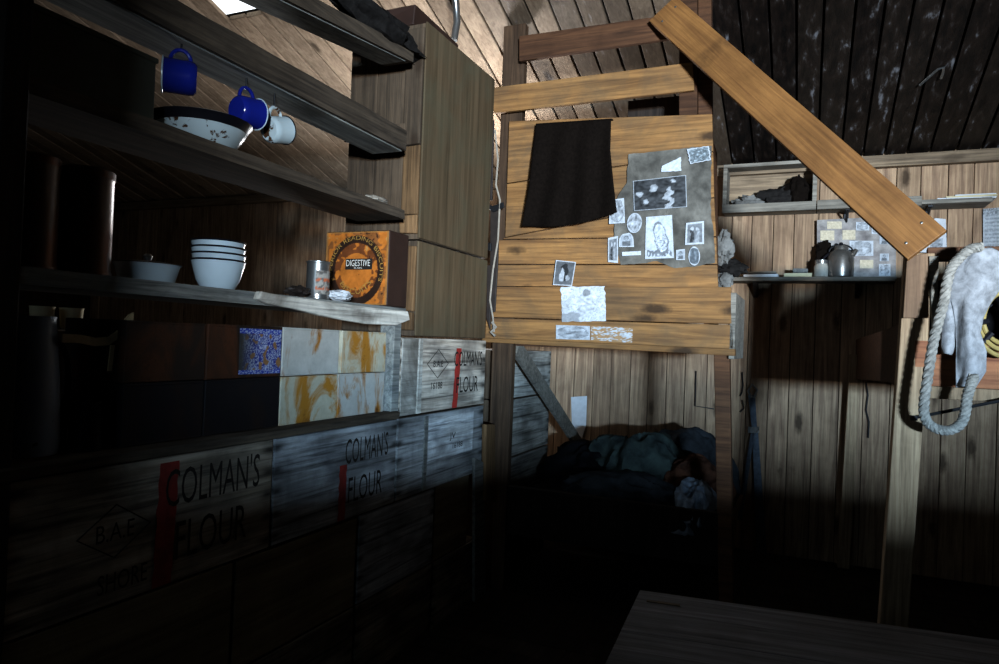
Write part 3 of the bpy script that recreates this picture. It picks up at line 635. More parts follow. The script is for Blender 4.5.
# pictures
def gray(g, tint=(.94, 1.0, 1.08)): g = max(.015, min(.9, g)); return tuple(g*q for q in tint)
def picture(pts, Y, label, kind, seed, name='picture_print', parent=None, shape='rect', border=.06, group='prints on the bunk front', th=.004, nx=26, ny=30, cat='picture', tilt=0):
    P4 = [ony(px, py, Y) for px, py in pts]           # tl, tr, br, bl
    if tilt: P4[2] = P4[2]+V((0, -tilt, 0)); P4[3] = P4[3]+V((0, -tilt, 0))
    def P(u, v):
        if shape == 'oval': u, v = .5+(u-.5)*math.sqrt(max(0, 1-2*(v-.5)**2)), .5+(v-.5)*math.sqrt(max(0, 1-2*(u-.5)**2))
        if shape == 'dome' and v > .5: u = .5+(u-.5)*math.sqrt(max(0, 1-((v-.5)/.5)**2*.8))
        if shape == 'torn': u += .05*nz(v*6, seed, 3)*(1 if abs(u-.5) > .4 else .3); v += .04*nz(u*6, seed, 8)
        top = P4[0].lerp(P4[1], u); bot = P4[3].lerp(P4[2], u); return bot.lerp(top, v)
    rnd = random.Random(seed); fig = [(rnd.uniform(.3, .7), rnd.uniform(.15, .4), rnd.uniform(.12, .2), rnd.uniform(.15, .3)) for _ in range(2)]
    def col(u, v):
        u0, v0 = u, v
        if kind != 'news': u, v = u+.07*nz(u*5, v*5, seed+20), v+.07*nz(u*5, v*5, seed+30)
        n1 = nz(u*4, v*5, seed); n2 = nz(u*13, v*15, seed+4)
        if kind == 'blank': return gray(.55+.06*n1)
        if kind == 'cream': return tuple(q*(1+.12*n1+.1*n2) for q in (.50, .44, .33))
        if border and (u0 < border or u0 > 1-border or v0 < border or v0 > 1-border): return gray(.5)
        if kind == 'group':
            g = .05+.05*n2+.04*n1
            for cx_, cy_, r_ in ((.12, .52, .10), (.38, .68, .14), (.68, .62, .075), (.25, .28, .09), (.78, .88, .08)):
                d_ = math.hypot((u-cx_)*1.5, v-cy_)
                if d_ < r_: g = .42-.9*d_+.12*n2
            if .58 < u < .76 and v < .55 and abs(u-.68+.05*math.sin(v*20)) < .08: g = .38+.2*n2
            return gray(g)
        if kind == 'figure':
            g = .55+.1*n1
            d_ = math.hypot((u-.55+.25*(v-.5))*1.5, (v-.45)*.9)
            if d_ < .33: g = .52+.22*n2
            if .33 < d_ < .38: g = .2
            if v < .2 and n2 < .15: g = .16+.1*n1
            if v < .55 and abs(n2) < .06 and d_ < .36: g = .18
            return gray(g, (.92, 1.0, 1.12))
        if kind == 'couple':
            g = .2+.1*n1
            for (a_, c_) in ((.36, .5), (.66, .46)):
                if math.hypot((u-a_)*1.2, v-c_-.22) < .09: g = .45
                if abs(u-a_) < .11 and v < c_+.12: g = .05+.1*n2 if a_ < .5 else .3+.15*n2
            return gray(g)
        if kind == 'arch':
            g = .12+.04*n1
            if math.hypot((u-.5)*1.4, (v-.62)) < .27 or (abs(u-.5) < .19 and .2 < v < .62): g = .03
            if math.hypot((u-.40)*1.6, (v-.42)*.75) < .2: g = .42+.15*n2
            if math.hypot((u-.68)*1.3, (v-.32)) < .13: g = .33+.15*n2
            return gray(g)
        if kind == 'head':
            g = .38+.08*n1; d_ = math.hypot((u-.5)*1.2, v-.6)
            if d_ < .18: g = .3+.2*n2
            if v < .42 and abs(u-.5) < .3*(.6+.4*(1-v)): g = .14+.12*n2
            if .18 < d_ < .24 and v > .58: g = .1
            return gray(g, (.92, 1, 1.1))
        if kind == 'sketch':
            g = .58+.12*n1
            if abs(n2) < .04: g = .36
            d_ = math.hypot((u-.55)*1.6, (v-.45)*.8)
            if d_ < .30: g = .5+.25*n2
            if math.hypot(u-.58, v-.82) < .09: g = .25
            if u < .42 and v < .25: g = .33
            return gray(g)
        if kind == 'oval':
            d_ = math.hypot((u-.5)/.5, (v-.5)/.5); g = .45+.1*n2
            if d_ < .85: g = .25+.28*(n1+.3)+.15*n2
            if .85 < d_ < .9: g = .2
            return gray(g)
        if kind == 'dark': return gray(.10+.12*max(0, n2)+.2*max(0, n1), (.85, 1, 1.15))
        if kind == 'foil': return gray(.12+.5*max(0, n2)+.3*max(0, n1), (.85, 1, 1.1))
        if kind == 'news':
            g = .48+.05*n1
            if int(v*24) % 2 == 0 and abs(n2) > .05 and .08 < u < .92: g = .32
            if v > .86: g = .22 if abs(n2) > .1 else .5
            return gray(g)
        if kind == 'remains': return gray(.5) if n2+.8*n1 > .12 else (.34, .22, .12)
        return gray(.4)
    b = MB(); b.grid(nx, ny, P, col)
    if parent is not None: return b.build(name, 'print', parent)
    o = b.build(name, 'print', solid=.0015); return tag(o, label, cat, group)
YS = BY-.006
sheet_px = [(629, 154), (660, 151), (688, 148), (712, 146), (711, 180), (711, 216), (714, 232), (715, 263), (690, 267), (674, 268), (657, 261), (640, 264), (621, 265), (614, 240), (614, 220), (617, 198), (627, 182), (628, 164)]
b = MB(); cpt = ony(668, 208, YS-.012)
ring = [ony(px, py, YS-.012) for px, py in sheet_px]; dense = []
for i, p in enumerate(ring):
    for k in range(6):
        q = p.lerp(ring[(i+1) % len(ring)], k/6); dense.append(q+V((.006*nz(q.x*30, q.z*30, 1), 0, .006*nz(q.x*30, q.z*30, 5))))
R_ = 14; n = len(dense); vs = [cpt]; cs = []
for r in range(1, R_+1): vs += [cpt.lerp(p, r/R_)+V((0, -.004*abs(nz(p.x*9, p.z*9*r/R_, 2))-.018*max(0, 0), 0)) for p in dense]
cs = [(.135+.09*nz(p.x*8, p.z*8, 1)+.05*nz(p.x*25, p.z*25, 3),)*3 for p in vs]; cs = [(c[0]*1.06, c[1], c[2]*.88) for c in cs]
b.add(vs, [(0, 1+i, 1+(i+1) % n) for i in range(n)]+[(1+(r-1)*n+i, 1+r*n+i, 1+r*n+(i+1) % n, 1+(r-1)*n+(i+1) % n) for r in range(1, R_) for i in range(n)], cols=cs)
tag(b.build('backing_sheet', 'sheet'), 'large torn grey sheet pasted on the bunk front behind the small prints', 'sheet')
YP = YS-.024
def rc(x0, y0, x1, y1, s=0): return [(x0, y0), (x1, y0+s), (x1, y1+s), (x0, y1)]
picture([(633, 181), (686, 175), (687, 207), (634, 211)], YP, 'wide dark print of a group of heads on the grey sheet', 'group', 1, border=.02, nx=50, ny=34)
picture([(646, 217), (672, 215), (674, 258), (645, 259)], YP, 'tall whitish print of a seated figure, middle of the grey sheet', 'figure', 2, nx=36, ny=50)
picture([(686, 223), (704, 221), (704, 244), (685, 245)], YP, 'white bordered card of two standing people on the grey sheet', 'couple', 3, border=.1)
picture([(676, 250), (685, 249), (685, 260), (676, 260)], YP, 'tiny portrait card under the two people card', 'head', 4, nx=16, ny=18)
picture([(689, 246), (700, 247), (700, 266), (688, 265)], YP, 'small bluish dark portrait near the bunk corner', 'dark', 5, shape='oval', nx=18, ny=20)
picture([(619, 235), (633, 232), (634, 247), (619, 247)], YP, 'small arch topped print beside the tall seated figure', 'head', 6, shape='dome', nx=20, ny=20)
picture([(627, 214), (642, 212), (642, 232), (627, 234)], YP, 'small oval grey print beneath the dark group print', 'oval', 7, shape='oval', border=0)
picture([(610, 200), (624, 198), (625, 223), (609, 224)], YP, 'print half hidden at the edge of the black cloth', 'oval', 8)
picture([(608, 238), (618, 236), (618, 263), (608, 262)], YP, 'narrow upright print of one standing figure', 'couple', 9, border=.1, nx=14)
picture([(622, 252), (641, 251), (641, 255), (622, 256)], YP, 'thin white paper strip below the arch topped print', 'blank', 10, nx=10, ny=4, cat='paper')
picture([(662, 166), (681, 157), (681, 171), (661, 172)], YP, 'small white torn scrap above the dark group print', 'blank', 11, shape='torn', cat='paper')
picture([(687, 149), (709, 146), (711, 160), (690, 164)], YP, 'crinkled bluish foil scrap at the top corner of the grey sheet', 'foil', 12, shape='torn', cat='foil')
picture([(556, 260), (576, 262), (572, 286), (553, 285)], BY-.045, 'tilted dark photograph of two people standing off the boards', 'arch', 13, border=.03, nx=36, ny=40, group=None)
picture([(561, 287), (605, 286), (606, 321), (562, 322)], BY-.036, 'large torn white engraving pasted on the lower bunk boards', 'sketch', 14, shape='torn', border=0, nx=50, ny=44)
picture([(556, 325), (590, 326), (590, 340), (556, 339)], BY-.036, 'half oval print on the lowest bunk board', 'oval', 15, border=0)
picture([(591, 326), (633, 328), (632, 343), (591, 340)], BY-.036, 'peeling remains of white paper on the lowest bunk board', 'remains', 16, border=0, nx=40, cat='paper')

# straps and cord hanging on the bunk post
t = thing('hanging_straps', ony(494, 250, 3.93), 'dark leather straps with hook and pale cord hanging beside the bunk post', 'straps')
b = MB()
for pts in (((490, 207), (499, 207), (498, 260), (495, 312), (490, 312)), ((489, 120), (494, 120), (492, 200), (488, 200)), ((487, 265), (491, 265), (490, 330), (486, 318))):
    b.slab([ony(px, py, 3.93) for px, py in pts], (0, .012, 0))
b.build('strap', 'strap', t, bevel=.003)
b = MB(); b.slab([ony(px, py, 3.915) for px, py in ((484, 199), (492, 206), (503, 202), (504, 207), (493, 212), (485, 206))], (0, .015, 0)); b.slab([ony(px, py, 3.915) for px, py in ((480, 241), (491, 243), (491, 251), (480, 248))], (0, .015, 0)); b.build('hook', 'iron', t, bevel=.003)
MB().tube([ony(px, py, 3.92) for px, py in ((495, 130), (498, 160), (496, 185), (500, 200), (498, 240), (493, 270), (490, 300), (493, 318), (494, 332))], .006, 6).build('cord', 'cord', t, smooth=True)
MB().tube([ony(px, py, 3.915) for px, py in ((492, 322), (496, 327), (491, 332), (495, 336))], .009, 6).build('knot', 'cord', t, smooth=True)
# things seen behind the rails of the bunk
B((-1.08, 4.35, 2.98), (-.62, 4.8, 3.10)).build('t', 'shelf_x')
o = bpy.data.objects['t']; o.name = 'stored_box'; o.data.materials[0] = M['black_wood']; tag(o, 'shadowed grey box stored behind the bunk rails', 'box')  # grey box given near-black wood, shade behind the rails put into its colour
def hang(name, pts, Y, mat, label, cat, amp=.01):
    b = MB(); b.slab([ony(px, py, Y) for px, py in pts], (0, .03, 0)); return tag(b.build(name, mat, bevel=.008), label, cat)

# ------------------------------------------------------------------ lower bunk bedding
def lump(name, c, r, seed, mat, label, crease=.22, rz=0, cat='blanket', fold=7):
    b = MB(); cr, sr = math.cos(rz), math.sin(rz)
    def P(u, v):
        a = 2*math.pi*u; e = (v-.12)*math.pi/2/.88; e = max(-.25, e)
        d = V((math.cos(a)*math.cos(e), math.sin(a)*math.cos(e), math.sin(e)))
        w = V((d.x*1.4+seed*3.1, d.y*1.4, d.z*1.4)); n1 = noise.noise(w); n2 = 1-abs(noise.noise(w*2.6))*2
        k = 1+crease*n1+crease*.5*n2+.04*math.sin(fold*a+6*n1)*math.cos(e)
        x, y = d.x*r[0]*k, d.y*r[1]*k
        return V((c[0]+x*cr-y*sr, c[1]+x*sr+y*cr, max(c[2]-.02, c[2]+d.z*r[2]*k)))
    b.grid(80, 30, P); o = b.build(name, mat, smooth=True, origin=c); return tag(o, label, cat, 'bedding on the lower bunk')
t = B((-1.62, 4.05, .462), (-.42, 5.5, .62), j=.01).build('mattress', 'blanket_black', bevel=.03); tag(t, 'dark mattress under the blankets on the lower bunk', 'mattress')
lump('sleeping_bag', (-1.35, 4.95, .56), (.38, .42, .26), 2, 'blanket_black', 'black sleeping bag heaped by the crates on the lower bunk')
lump('blanket', (-1.02, 4.78, .56), (.38, .38, .36), 4, 'blanket_green', 'green grey blanket bunched up at the middle of the lower bunk', .26)
lump('blanket', (-.78, 5.15, .56), (.36, .20, .40), 6, 'blanket_grey', 'grey rolled blanket at the back of the lower bunk', .12)
lump('blanket', (-.64, 4.72, .56), (.22, .26, .28), 9, 'blanket_brown', 'brown blanket beside the bunk leg', .22)
lump('blanket', (-1.0, 4.33, .56), (.42, .22, .17), 11, 'blanket_grey', 'dark grey blanket along the front edge of the lower bunk', .25)
lump('cloth_sheet', (-.57, 4.36, .54), (.13, .33, .20), 13, 'cloth_blue', 'pale bluish cloth sheet spilling by the bunk leg', .3, cat='cloth')

# wire frame, nails, paper on the wall under the bunk
b = MB(); b.slab([ony(px, py, D-.016) for px, py in ((571, 397), (587, 396), (586, 425), (582, 438), (572, 428))], (0, .003, 0)); tag(b.build('paper_notice', 'paper'), 'torn blank white paper on the back wall below the bunk', 'paper')
t = thing('wire_frame', ony(705, 390, D-.02), 'thin black wire bent to a frame on the wall below the bunk', 'wire')
MB().tube([ony(px, py, D-.02) for px, py in ((696, 371), (695, 406), (714, 409))], .005, 5).build('wire', 'iron', t)
# strap on the back wall right of the bunk
t = thing('hanging_webbing', ony(752, 470, D-.06), 'grey webbing straps hanging in a long tapering loop on the back wall', 'straps')
b = MB()
for pts in (((748, 395), (755, 395), (757, 430), (752, 432)), ((752, 430), (758, 430), (768, 570), (757, 572)), ((751, 430), (755, 430), (742, 520), (737, 520))):
    b.slab([ony(px, py, D-.05) for px, py in pts], (0, .012, 0))
b.build('strap', 'blue_strap', t, bevel=.003)
b = MB(); b.tube([ony(px, py, D-.05) for px, py in ((752, 398), (748, 391), (752, 384), (757, 390), (754, 398))], .009, 8); b.slab([ony(px, py, D-.055) for px, py in ((748, 427), (759, 427), (759, 433), (748, 433))], (0, .02, 0)); b.build('buckle', 'steel', t, smooth=True)
b = MB(); b.tube([ony(px, py, D-.02) for px, py in ((742, 372), (743, 385), (742, 392), (740, 396))], .006, 6); b.tube([ony(px, py, D-.02) for px, py in ((742, 400), (744, 408), (740, 412))], .006, 6)
tag(b.build('wall_hook', 'iron'), 'small rusty iron hook and link on the wall beside the bunk leg', 'hook')

# ------------------------------------------------------------------ back wall shelves, right of the bunk
pz = lambda px, py, y=D-.22: ony(px, py, y)
a = pz(722, 212); c = pz(818, 157); yb0, yb1 = D-.22, D-.006
t = thing('wall_box', ((a.x+c.x)/2, D-.1, a.z), 'open wooden box fixed on the wall below the roof, holding dark clothes', 'box')
zt_ = ony(770, 162, yb0).z
B((a.x, yb0, a.z), (c.x, yb1, a.z+.025), j=.002).build('bottom', 'shelf_x', t, bevel=.003)
B((a.x, yb0-.012, a.z-.01), (c.x, yb0, a.z+.055), j=.002).build('front_lip', 'shelf_x', t, bevel=.003)
B((a.x, yb0, zt_-.025), (c.x, yb1, zt_), j=.002).build('top', 'shelf_x', t, bevel=.003)
B((a.x, yb0, a.z+.026), (a.x+.03, yb1, zt_-.026)).build('side', 'shelf_x', t, bevel=.003)
B((c.x-.03, yb0, a.z+.026), (c.x, yb1, zt_-.026)).build('side', 'shelf_x', t, bevel=.003)
B((a.x+.03, yb1-.012, a.z+.026), (c.x-.03, yb1, zt_-.026)).build('back', 'plate', t)
zf = a.z+.028; w = c.x-a.x
for k, (fx, ww, hh, mat, lb) in enumerate(((.30, .20, .07, 'sack', 'grey cloth in the open wall box, nearest the bunk'), (.62, .27, .10, 'dark_cloth', 'dark folded clothes filling the open wall box'), (.80, .14, .15, 'black_cloth', 'black garment at the window end of the open wall box'))):
    scrap('folded_clothes', (a.x+w*fx, D-.11-.01*k, zf+hh*.75), (ww*.62, .07, hh*.8), 21+k, mat, lb, 'clothes')['group'] = 'clothes in the wall box'
# upper shelf with brackets
e = pz(992, 201); su = thing('wall_shelf', (.5, D-.1, a.z), 'long upper wall shelf on iron brackets beside the wall box', 'shelf')
b = MB(); b.hexa([(c.x+.004, D-.24, a.z+.0), (e.x, D-.24, a.z+.0), (e.x, D-.006, a.z), (c.x+.004, D-.006, a.z), (c.x+.004, D-.24, a.z+.03), (e.x, D-.24, a.z+.03), (e.x, D-.006, a.z+.03), (c.x+.004, D-.006, a.z+.03)]); b.build('board', 'shelf_x', su, bevel=.004)
B((c.x+.004, D-.252, a.z-.012), (ony(922, 200, D-.25).x, D-.24, a.z+.055)).build('front_lip', 'shelf_x', su, bevel=.003)
for px in (846, 926):
    xx = ony(px, 225, D-.02).x; b = MB()
    b.box((xx-.016, D-.02, a.z-.28 if px > 900 else a.z-.12), (xx+.016, D-.006, a.z-.001)); b.box((xx-.014, D-.2, a.z-.013), (xx+.014, D-.02, a.z-.001))
    b.tube([(xx, D-.19, a.z-.015), (xx, D-.10, a.z-.05), (xx, D-.02, a.z-.15 if px > 900 else a.z-.10)], .008, 6); b.build('bracket', 'iron', su)
pp = ony(965, 200, D-.14)
for k in range(3):
    o = B((pp.x-.17+.05*k, D-.20, a.z+.031+.012*k), (pp.x+.17, D-.05, a.z+.041+.012*k), j=.004).build('paper_bundle', 'paper' if k != 1 else 'old_paper')
    tag(o, ('lowest', 'middle', 'topmost')[k]+' flat paper in the pile at the end of the upper wall shelf', 'papers', 'papers on the upper wall shelf')
# lower shelf
f0, f1 = pz(722, 277), pz(897, 279); zs = f0.z
sl = thing('wall_shelf', ((f0.x+f1.x)/2, D-.1, zs), 'narrow lower wall shelf carrying the kettle and picture board', 'shelf')
B((f0.x, D-.22, zs-.03), (f1.x, D-.006, zs), j=.002).build('board', 'shelf_x', sl, bevel=.003)
for fx in (.2, .8):
    xx = f0.x+(f1.x-f0.x)*fx; b = MB(); b.hexa([(xx-.015, D-.15, zs-.05), (xx+.015, D-.15, zs-.05), (xx+.015, D-.006, zs-.14), (xx-.015, D-.006, zs-.14), (xx-.015, D-.15, zs-.031), (xx+.015, D-.15, zs-.031), (xx+.015, D-.006, zs-.031), (xx-.015, D-.006, zs-.031)]); b.build('bracket', 'black_wood', sl)
def pbox(px0, px1, h, d0, d1, mat, label, name, cat, z=None, grp='books and papers on the lower wall shelf'):
    x0 = ony(px0, 275, D-d0).x; x1 = ony(px1, 275, D-d0).x; z = zs+.001 if z is None else z
    return tag(B((x0, D-d0, z), (x1, D-d1, z+h), j=.003).build(name, mat, bevel=.003), label, cat, grp)
pbox(743, 778, .022, .2, .06, 'paper', 'flat pale book lying undermost on the lower wall shelf', 'book', 'book')
pbox(746, 776, .02, .19, .07, 'shelf_x', 'flat grey book lying on top of the pale book', 'book', 'book', zs+.028)
pbox(784, 812, .03, .2, .08, 'old_paper', 'pale flat packet beside the small glass jar', 'packet', 'packet')
pbox(793, 808, .03, .19, .09, 'sack', 'small grey packet lying on the flat packet', 'packet', 'packet', zs+.036)
c0 = ony(821, 275, D-.17); c0.z = zs+.001
t = thing('small_jar', c0, 'small glass jar beside the kettle on the lower wall shelf', 'jar')
MB().lathe([(.045, 0), (.05, .004), (.05, .075), (.042, .092), (.042, .10)], c0).build('body', 'glass', t, smooth=True)
MB().lathe([(.044, .098), (.044, .125), (.03, .13)], c0).build('lid', 'steel', t, smooth=True)
c0 = ony(840, 275, D-.15); c0.z = zs+.001
t = thing('kettle', c0, 'tarnished metal kettle standing before the picture board', 'kettle')
MB().lathe([(.080, 0), (.088, .006), (.092, .05), (.09, .14), (.078, .18), (.05, .2), (.048, .215)], c0, n=36).build('body', 'pot_grey', t, smooth=True)
MB().lathe([(.05, .214), (.045, .228), (.02, .236)], c0).build('lid', 'pot_grey', t, smooth=True)
MB().lathe([(.008, .234), (.014, .246), (.012, .254), (.004, .258)], c0).build('knob', 'dark_rim', [q for q in t.children if q.name.startswith('lid')][0], smooth=True)
MB().tube([c0+V(q) for q in ((.075, 0, .165), (.09, -.01, .185), (.100, -.02, .20))], [.022, .018, .014], 10).build('spout', 'pot_grey', t, smooth=True)
MB().tube([c0+V((-.07-.05*math.sin(k*math.pi/10), -.01, .18-.12*k/10)) for k in range(11)], .009, 8).build('handle', 'dark_rim', t, smooth=True)
MB().tube([c0+V((-.078*math.cos(k*math.pi/12), 0, .19+.05*math.sin(k*math.pi/12))) for k in range(13)], .006, 8).build('bail', 'iron', t, smooth=True)
scrap('black_mitt', ony(824, 254, D-.10), (.06, .03, .08), 33, 'black_cloth', 'black mitt leaning behind the jar and kettle', 'mitt')  # soft black shape between jar and kettle
# picture board
q0, q1, q2, q3 = [ony(px, py, D-.06) for px, py in ((817, 220), (896, 216), (896, 277), (817, 277))]
t = thing('picture_board', ((q0.x+q1.x)/2, D-.05, zs), 'grey board pasted with small prints, standing behind the kettle', 'picture board')
b = MB(); b.grid(50, 40, lambda u, v: (q3.lerp(q2, u)).lerp(q0.lerp(q1, u), v), lambda u, v: (.30+.10*nz(u*9, v*7, 1), .28+.10*nz(u*9, v*7, 1), .27+.09*nz(u*9, v*7, 1)))
b.slab([q0+V((0, .004, 0)), q1+V((0, .004, 0)), q2+V((0, .004, 0)), q3+V((0, .004, 0))], (0, .015, 0)); b.build('board', 'sheet', t)
for k, (x0, y0, x1, y1, kd, shp) in enumerate(((180, 205, 278, 258, 'cream', 'rect'), (135, 265, 228, 335, 'cream', 'rect'), (282, 262, 368, 330, 'cream', 'rect'), (372, 208, 460, 268, 'oval', 'rect'), (475, 210, 560, 293, 'oval', 'rect'), (328, 333, 487, 437, 'oval', 'rect'), (528, 303, 592, 360, 'head', 'rect'), (530, 418, 590, 472, 'head', 'rect'), (525, 487, 600, 570, 'oval', 'rect'), (398, 460, 487, 520, 'cream', 'rect'), (337, 445, 355, 525, 'cream', 'rect'), (150, 345, 190, 400, 'blank', 'rect'))):
    X_ = lambda v: 800+v/6.64; Y_ = lambda v: 190+v/6.64
    picture(rc(X_(x0), Y_(y0)+.6, X_(x1), Y_(y1)), D-.063, '', kd, 60+k, 'pasted_print', parent=t, nx=18, ny=16)
b = MB(); q = [ony(px, py, D-.05) for px, py in ((905, 252), (935, 218), (946, 219), (947, 253))]
b.slab(q, (0, .012, 0)); t = tag(b.build('pale_card', 'paper', bevel=.002), 'pale card standing on the wall behind the lower end of the diagonal plank', 'card')
picture([(931, 239), (943, 238), (943, 250), (930, 250)], D-.053, '', 'oval', 77, 'pasted_print', parent=t, nx=12, ny=12)
picture([(983, 209), (1004, 207), (1004, 254), (983, 254)], D-.012, 'white printed notice pinned on the wall below the upper shelf', 'news', 78, name='paper_notice', nx=40, ny=50, border=0, group=None, cat='notice')
# sacks on the bunk corner
scrap('cloth_bag', ony(724, 248, 4.75), (.06, .05, .10), 41, 'sack', 'grey crumpled bag hanging at the bunk corner', 'bag')
scrap('dark_bag', ony(731, 268, 5.1), (.10, .07, .055), 43, 'dark_cloth', 'dark crumpled bag at the end of the lower wall shelf', 'bag')
scrap('cloth_bag', ony(725, 281, 4.4), (.045, .04, .05), 45, 'sack', 'small grey bag bulging at the bunk edge below the others', 'bag')
# hook and cable on the roof
b = MB(); b.tube([onroof(px, py)+V((0, 0, -.02)) for px, py in ((920, 82), (930, 73), (938, 66), (944, 64), (943, 70), (941, 75))], .008, 6); tag(b.build('roof_hook', 'steel', smooth=True), 'bent iron hook under the dark roof boards', 'hook')
b = MB(); b.tube([onx(px, py, -1.95) for px, py in ((452, -20), (456, 5), (457, 22), (454, 40))], .022, 10); tag(b.build('bent_pipe', 'steel', smooth=True), 'grey bent pipe rising behind the tall packing cases', 'pipe')

# ------------------------------------------------------------------ second bunk with the harness
rb = thing('bunk_bed', (.9, 4.5, 0), 'dark open bunk whose pale post stands before the back wall', 'bunk bed')
T0, T1 = ony(912, 318, RY), ony(893, 600, RY)
b = MB(); b.hexa([(.315, RY, 0), (.425, RY, 0), (.425, RY+.09, 0), (.315, RY+.09, 0), (.385, RY, 2.0), (.495, RY, 2.0), (.495, RY+.09, 2.0), (.385, RY+.09, 2.0)]); b.build('post', 'pale_z', rb, bevel=.005)
b = MB(); xq = ony(850, 450, D-.1).x; b.hexa([(xq-.06, D-.12, 0), (xq+.02, D-.12, 0), (xq+.02, D-.02, 0), (xq-.06, D-.02, 0), (xq-.02, D-.12, 1.55), (xq+.06, D-.12, 1.55), (xq+.06, D-.02, 1.55), (xq-.02, D-.02, 1.55)]); b.build('post', 'pale_z', rb, bevel=.005)
b = MB(); b.slab([V((.40, RY+.1, 1.43)), V((xq+.02, D-.02, 1.37)), V((xq+.02, D-.02, 1.66)), V((.40, RY+.1, 1.70))], (.028, 0, 0)); b.build('end_panel', 'bunk_dark', rb)
b = MB(); b.slab([ony(px, py, RY-.03) for px, py in ((907, 256), (928, 253), (929, 318), (903, 318))], (0, .028, 0)); b.build('cleat', 'pale_x', rb, bevel=.004)
b = MB(); b.slab([ony(px, py, RY-.012) for px, py in ((929, 256), (939, 256), (937, 327), (932, 327))], (0, .02, 0)); b.build('iron_strip', 'shelf_x', rb, bevel=.003)
B((.43, RY, 1.43), (2.2, RY+.03, 1.62), j=.003).build('front_rail', 'red_wood', rb, bevel=.004)
B((.43, RY+.005, 1.375), (2.2, RY+.05, 1.425), j=.003).build('lower_rail', 'pale_z', rb, bevel=.004)
B((.47, RY+.02, 1.97), (2.2, RY+.07, 2.03), j=.003).build('top_rail', 'bunk_dark', rb, bevel=.004)
B((.43, RY+.03, 1.40), (2.2, D-.03, 1.44)).build('platform', 'bunk_dark', rb)
B((2.1, RY, 0), (2.2, RY+.09, 2.03)).build('post', 'pale_z', rb, bevel=.005)
o = lump('sleeping_bag', (1.30, 4.62, 1.46), (.86, 1.04, .62), 17, 'blanket_black', 'black sleeping bag heaped on the bunk behind the harness', .12, cat='sleeping bag'); del o['group']
o = lump('rolled_bedding', (.80, 3.98, 1.46), (.36, .36, .56), 23, 'blanket_black', 'black rolled bedding behind the pale post at the end of the dark bunk', .08, cat='bedding'); del o['group']  # added to block the window light and close a gap in the wall shadow
# diagonal plank
A0, A1 = ony(663, 10, 3.93), ony(927, 246, RY-.06)
d = (A1-A0).normalized(); fn = V((.05, -1, 0)); fn = (fn-d*fn.dot(d)).normalized(); wv = fn.cross(d)
if wv.z < 0: wv = -wv
L_ = (A1-A0).length
t = thing('diagonal_plank', A0, 'orange brown plank nailed diagonally between the two bunks', 'plank')
R_ = Matrix((d, wv, fn)).transposed(); t.rotation_euler = R_.to_euler()
def loc_box(lo, hi, name, mat, bevel=0):
    me = MB().box(lo, hi, tone=.6); o = me.build(name, mat, None, bevel=bevel, origin=(0, 0, 0)); o.location = (0, 0, 0); o.parent = t; return o
brd = loc_box((0, -.093, -.016), (L_, .093, .016), 'board', 'diag', .003)
for u_, v_ in ((L_-.09, .05), (L_-.06, -.05), (.06, .05), (.07, -.05)):
    b = MB(); b.lathe([(.006, .0155), (.006, .018), (.003, .019)], (u_, v_, 0), n=8); o = b.build('nail', 'steel', None, origin=(0, 0, 0)); o.location = (0, 0, 0); o.parent = brd

# harness: felt pad and rope loop
YH = RY-.10
hz = lambda x_, y_, dy=0: ony(880+x_/3.018, 230+y_/3.018, YH+dy)
t = thing('sledging_harness', hz(270, 260), 'grey white felt harness with a thick rope loop, hung over the bunk rail', 'harness')
Lp = [(250, 58), (238, 90), (222, 130), (205, 165), (212, 200), (222, 240), (230, 290), (231, 340), (229, 400), (228, 450), (234, 476)]
Rp = [(330, 58), (362, 72), (372, 100), (375, 135), (366, 165), (335, 215), (306, 260), (297, 310), (318, 368), (316, 425), (284, 470)]
def pad(u, v):
    k = v*10; i = min(int(k), 9); f = k-i
    l = V((*Lp[i], 0)).lerp(V((*Lp[i+1], 0)), f); r = V((*Rp[i], 0)).lerp(V((*Rp[i+1], 0)), f); p = l.lerp(r, u)
    return hz(p.x+2*nz(u*5, v*9, 1), p.y, -.035*math.sin(math.pi*u)-.012*nz(u*4, v*6, 3)+.02*math.sin(u*9)*v*.5)
b = MB(); b.grid(30, 50, pad); b.build('pad', 'felt', t, smooth=True, solid=.022)
Ls = [(203, 175), (190, 230), (188, 290), (186, 345), (193, 372)]; Rs = [(222, 190), (226, 245), (232, 300), (230, 350), (212, 376)]
def strp(u, v):
    k = v*4; i = min(int(k), 3); f = k-i; p = V((*Ls[i], 0)).lerp(V((*Ls[i+1], 0)), f).lerp(V((*Rs[i], 0)).lerp(V((*Rs[i+1], 0)), f), u)
    return hz(p.x, p.y, .015-.02*math.sin(math.pi*u))
b = MB(); b.grid(10, 24, strp); b.build('side_strap', 'felt', t, smooth=True, solid=.014)
rp = [(305, 52), (272, 58), (240, 85), (215, 115), (202, 160), (193, 215), (178, 270), (163, 330), (152, 390), (143, 450), (134, 510), (133, 555), (148, 585), (180, 603), (215, 603), (245, 583), (258, 545), (263, 505), (274, 468), (284, 440)]
def crm(P, n):
    out_ = []; m = len(P)-1
    for i in range(n):
        s_ = i/(n-1)*m; k = min(int(s_), m-1); f = s_-k
        p0, p1, p2, p3 = P[max(k-1, 0)], P[k], P[k+1], P[min(k+2, m)]
        out_.append(.5*((2*p1)+(-p0+p2)*f+(2*p0-5*p1+4*p2-p3)*f*f+(-p0+3*p1-3*p2+p3)*f**3))
    return out_
cen = crm([hz(x_, y_, -.05) for x_, y_ in rp], 260)
b = MB()
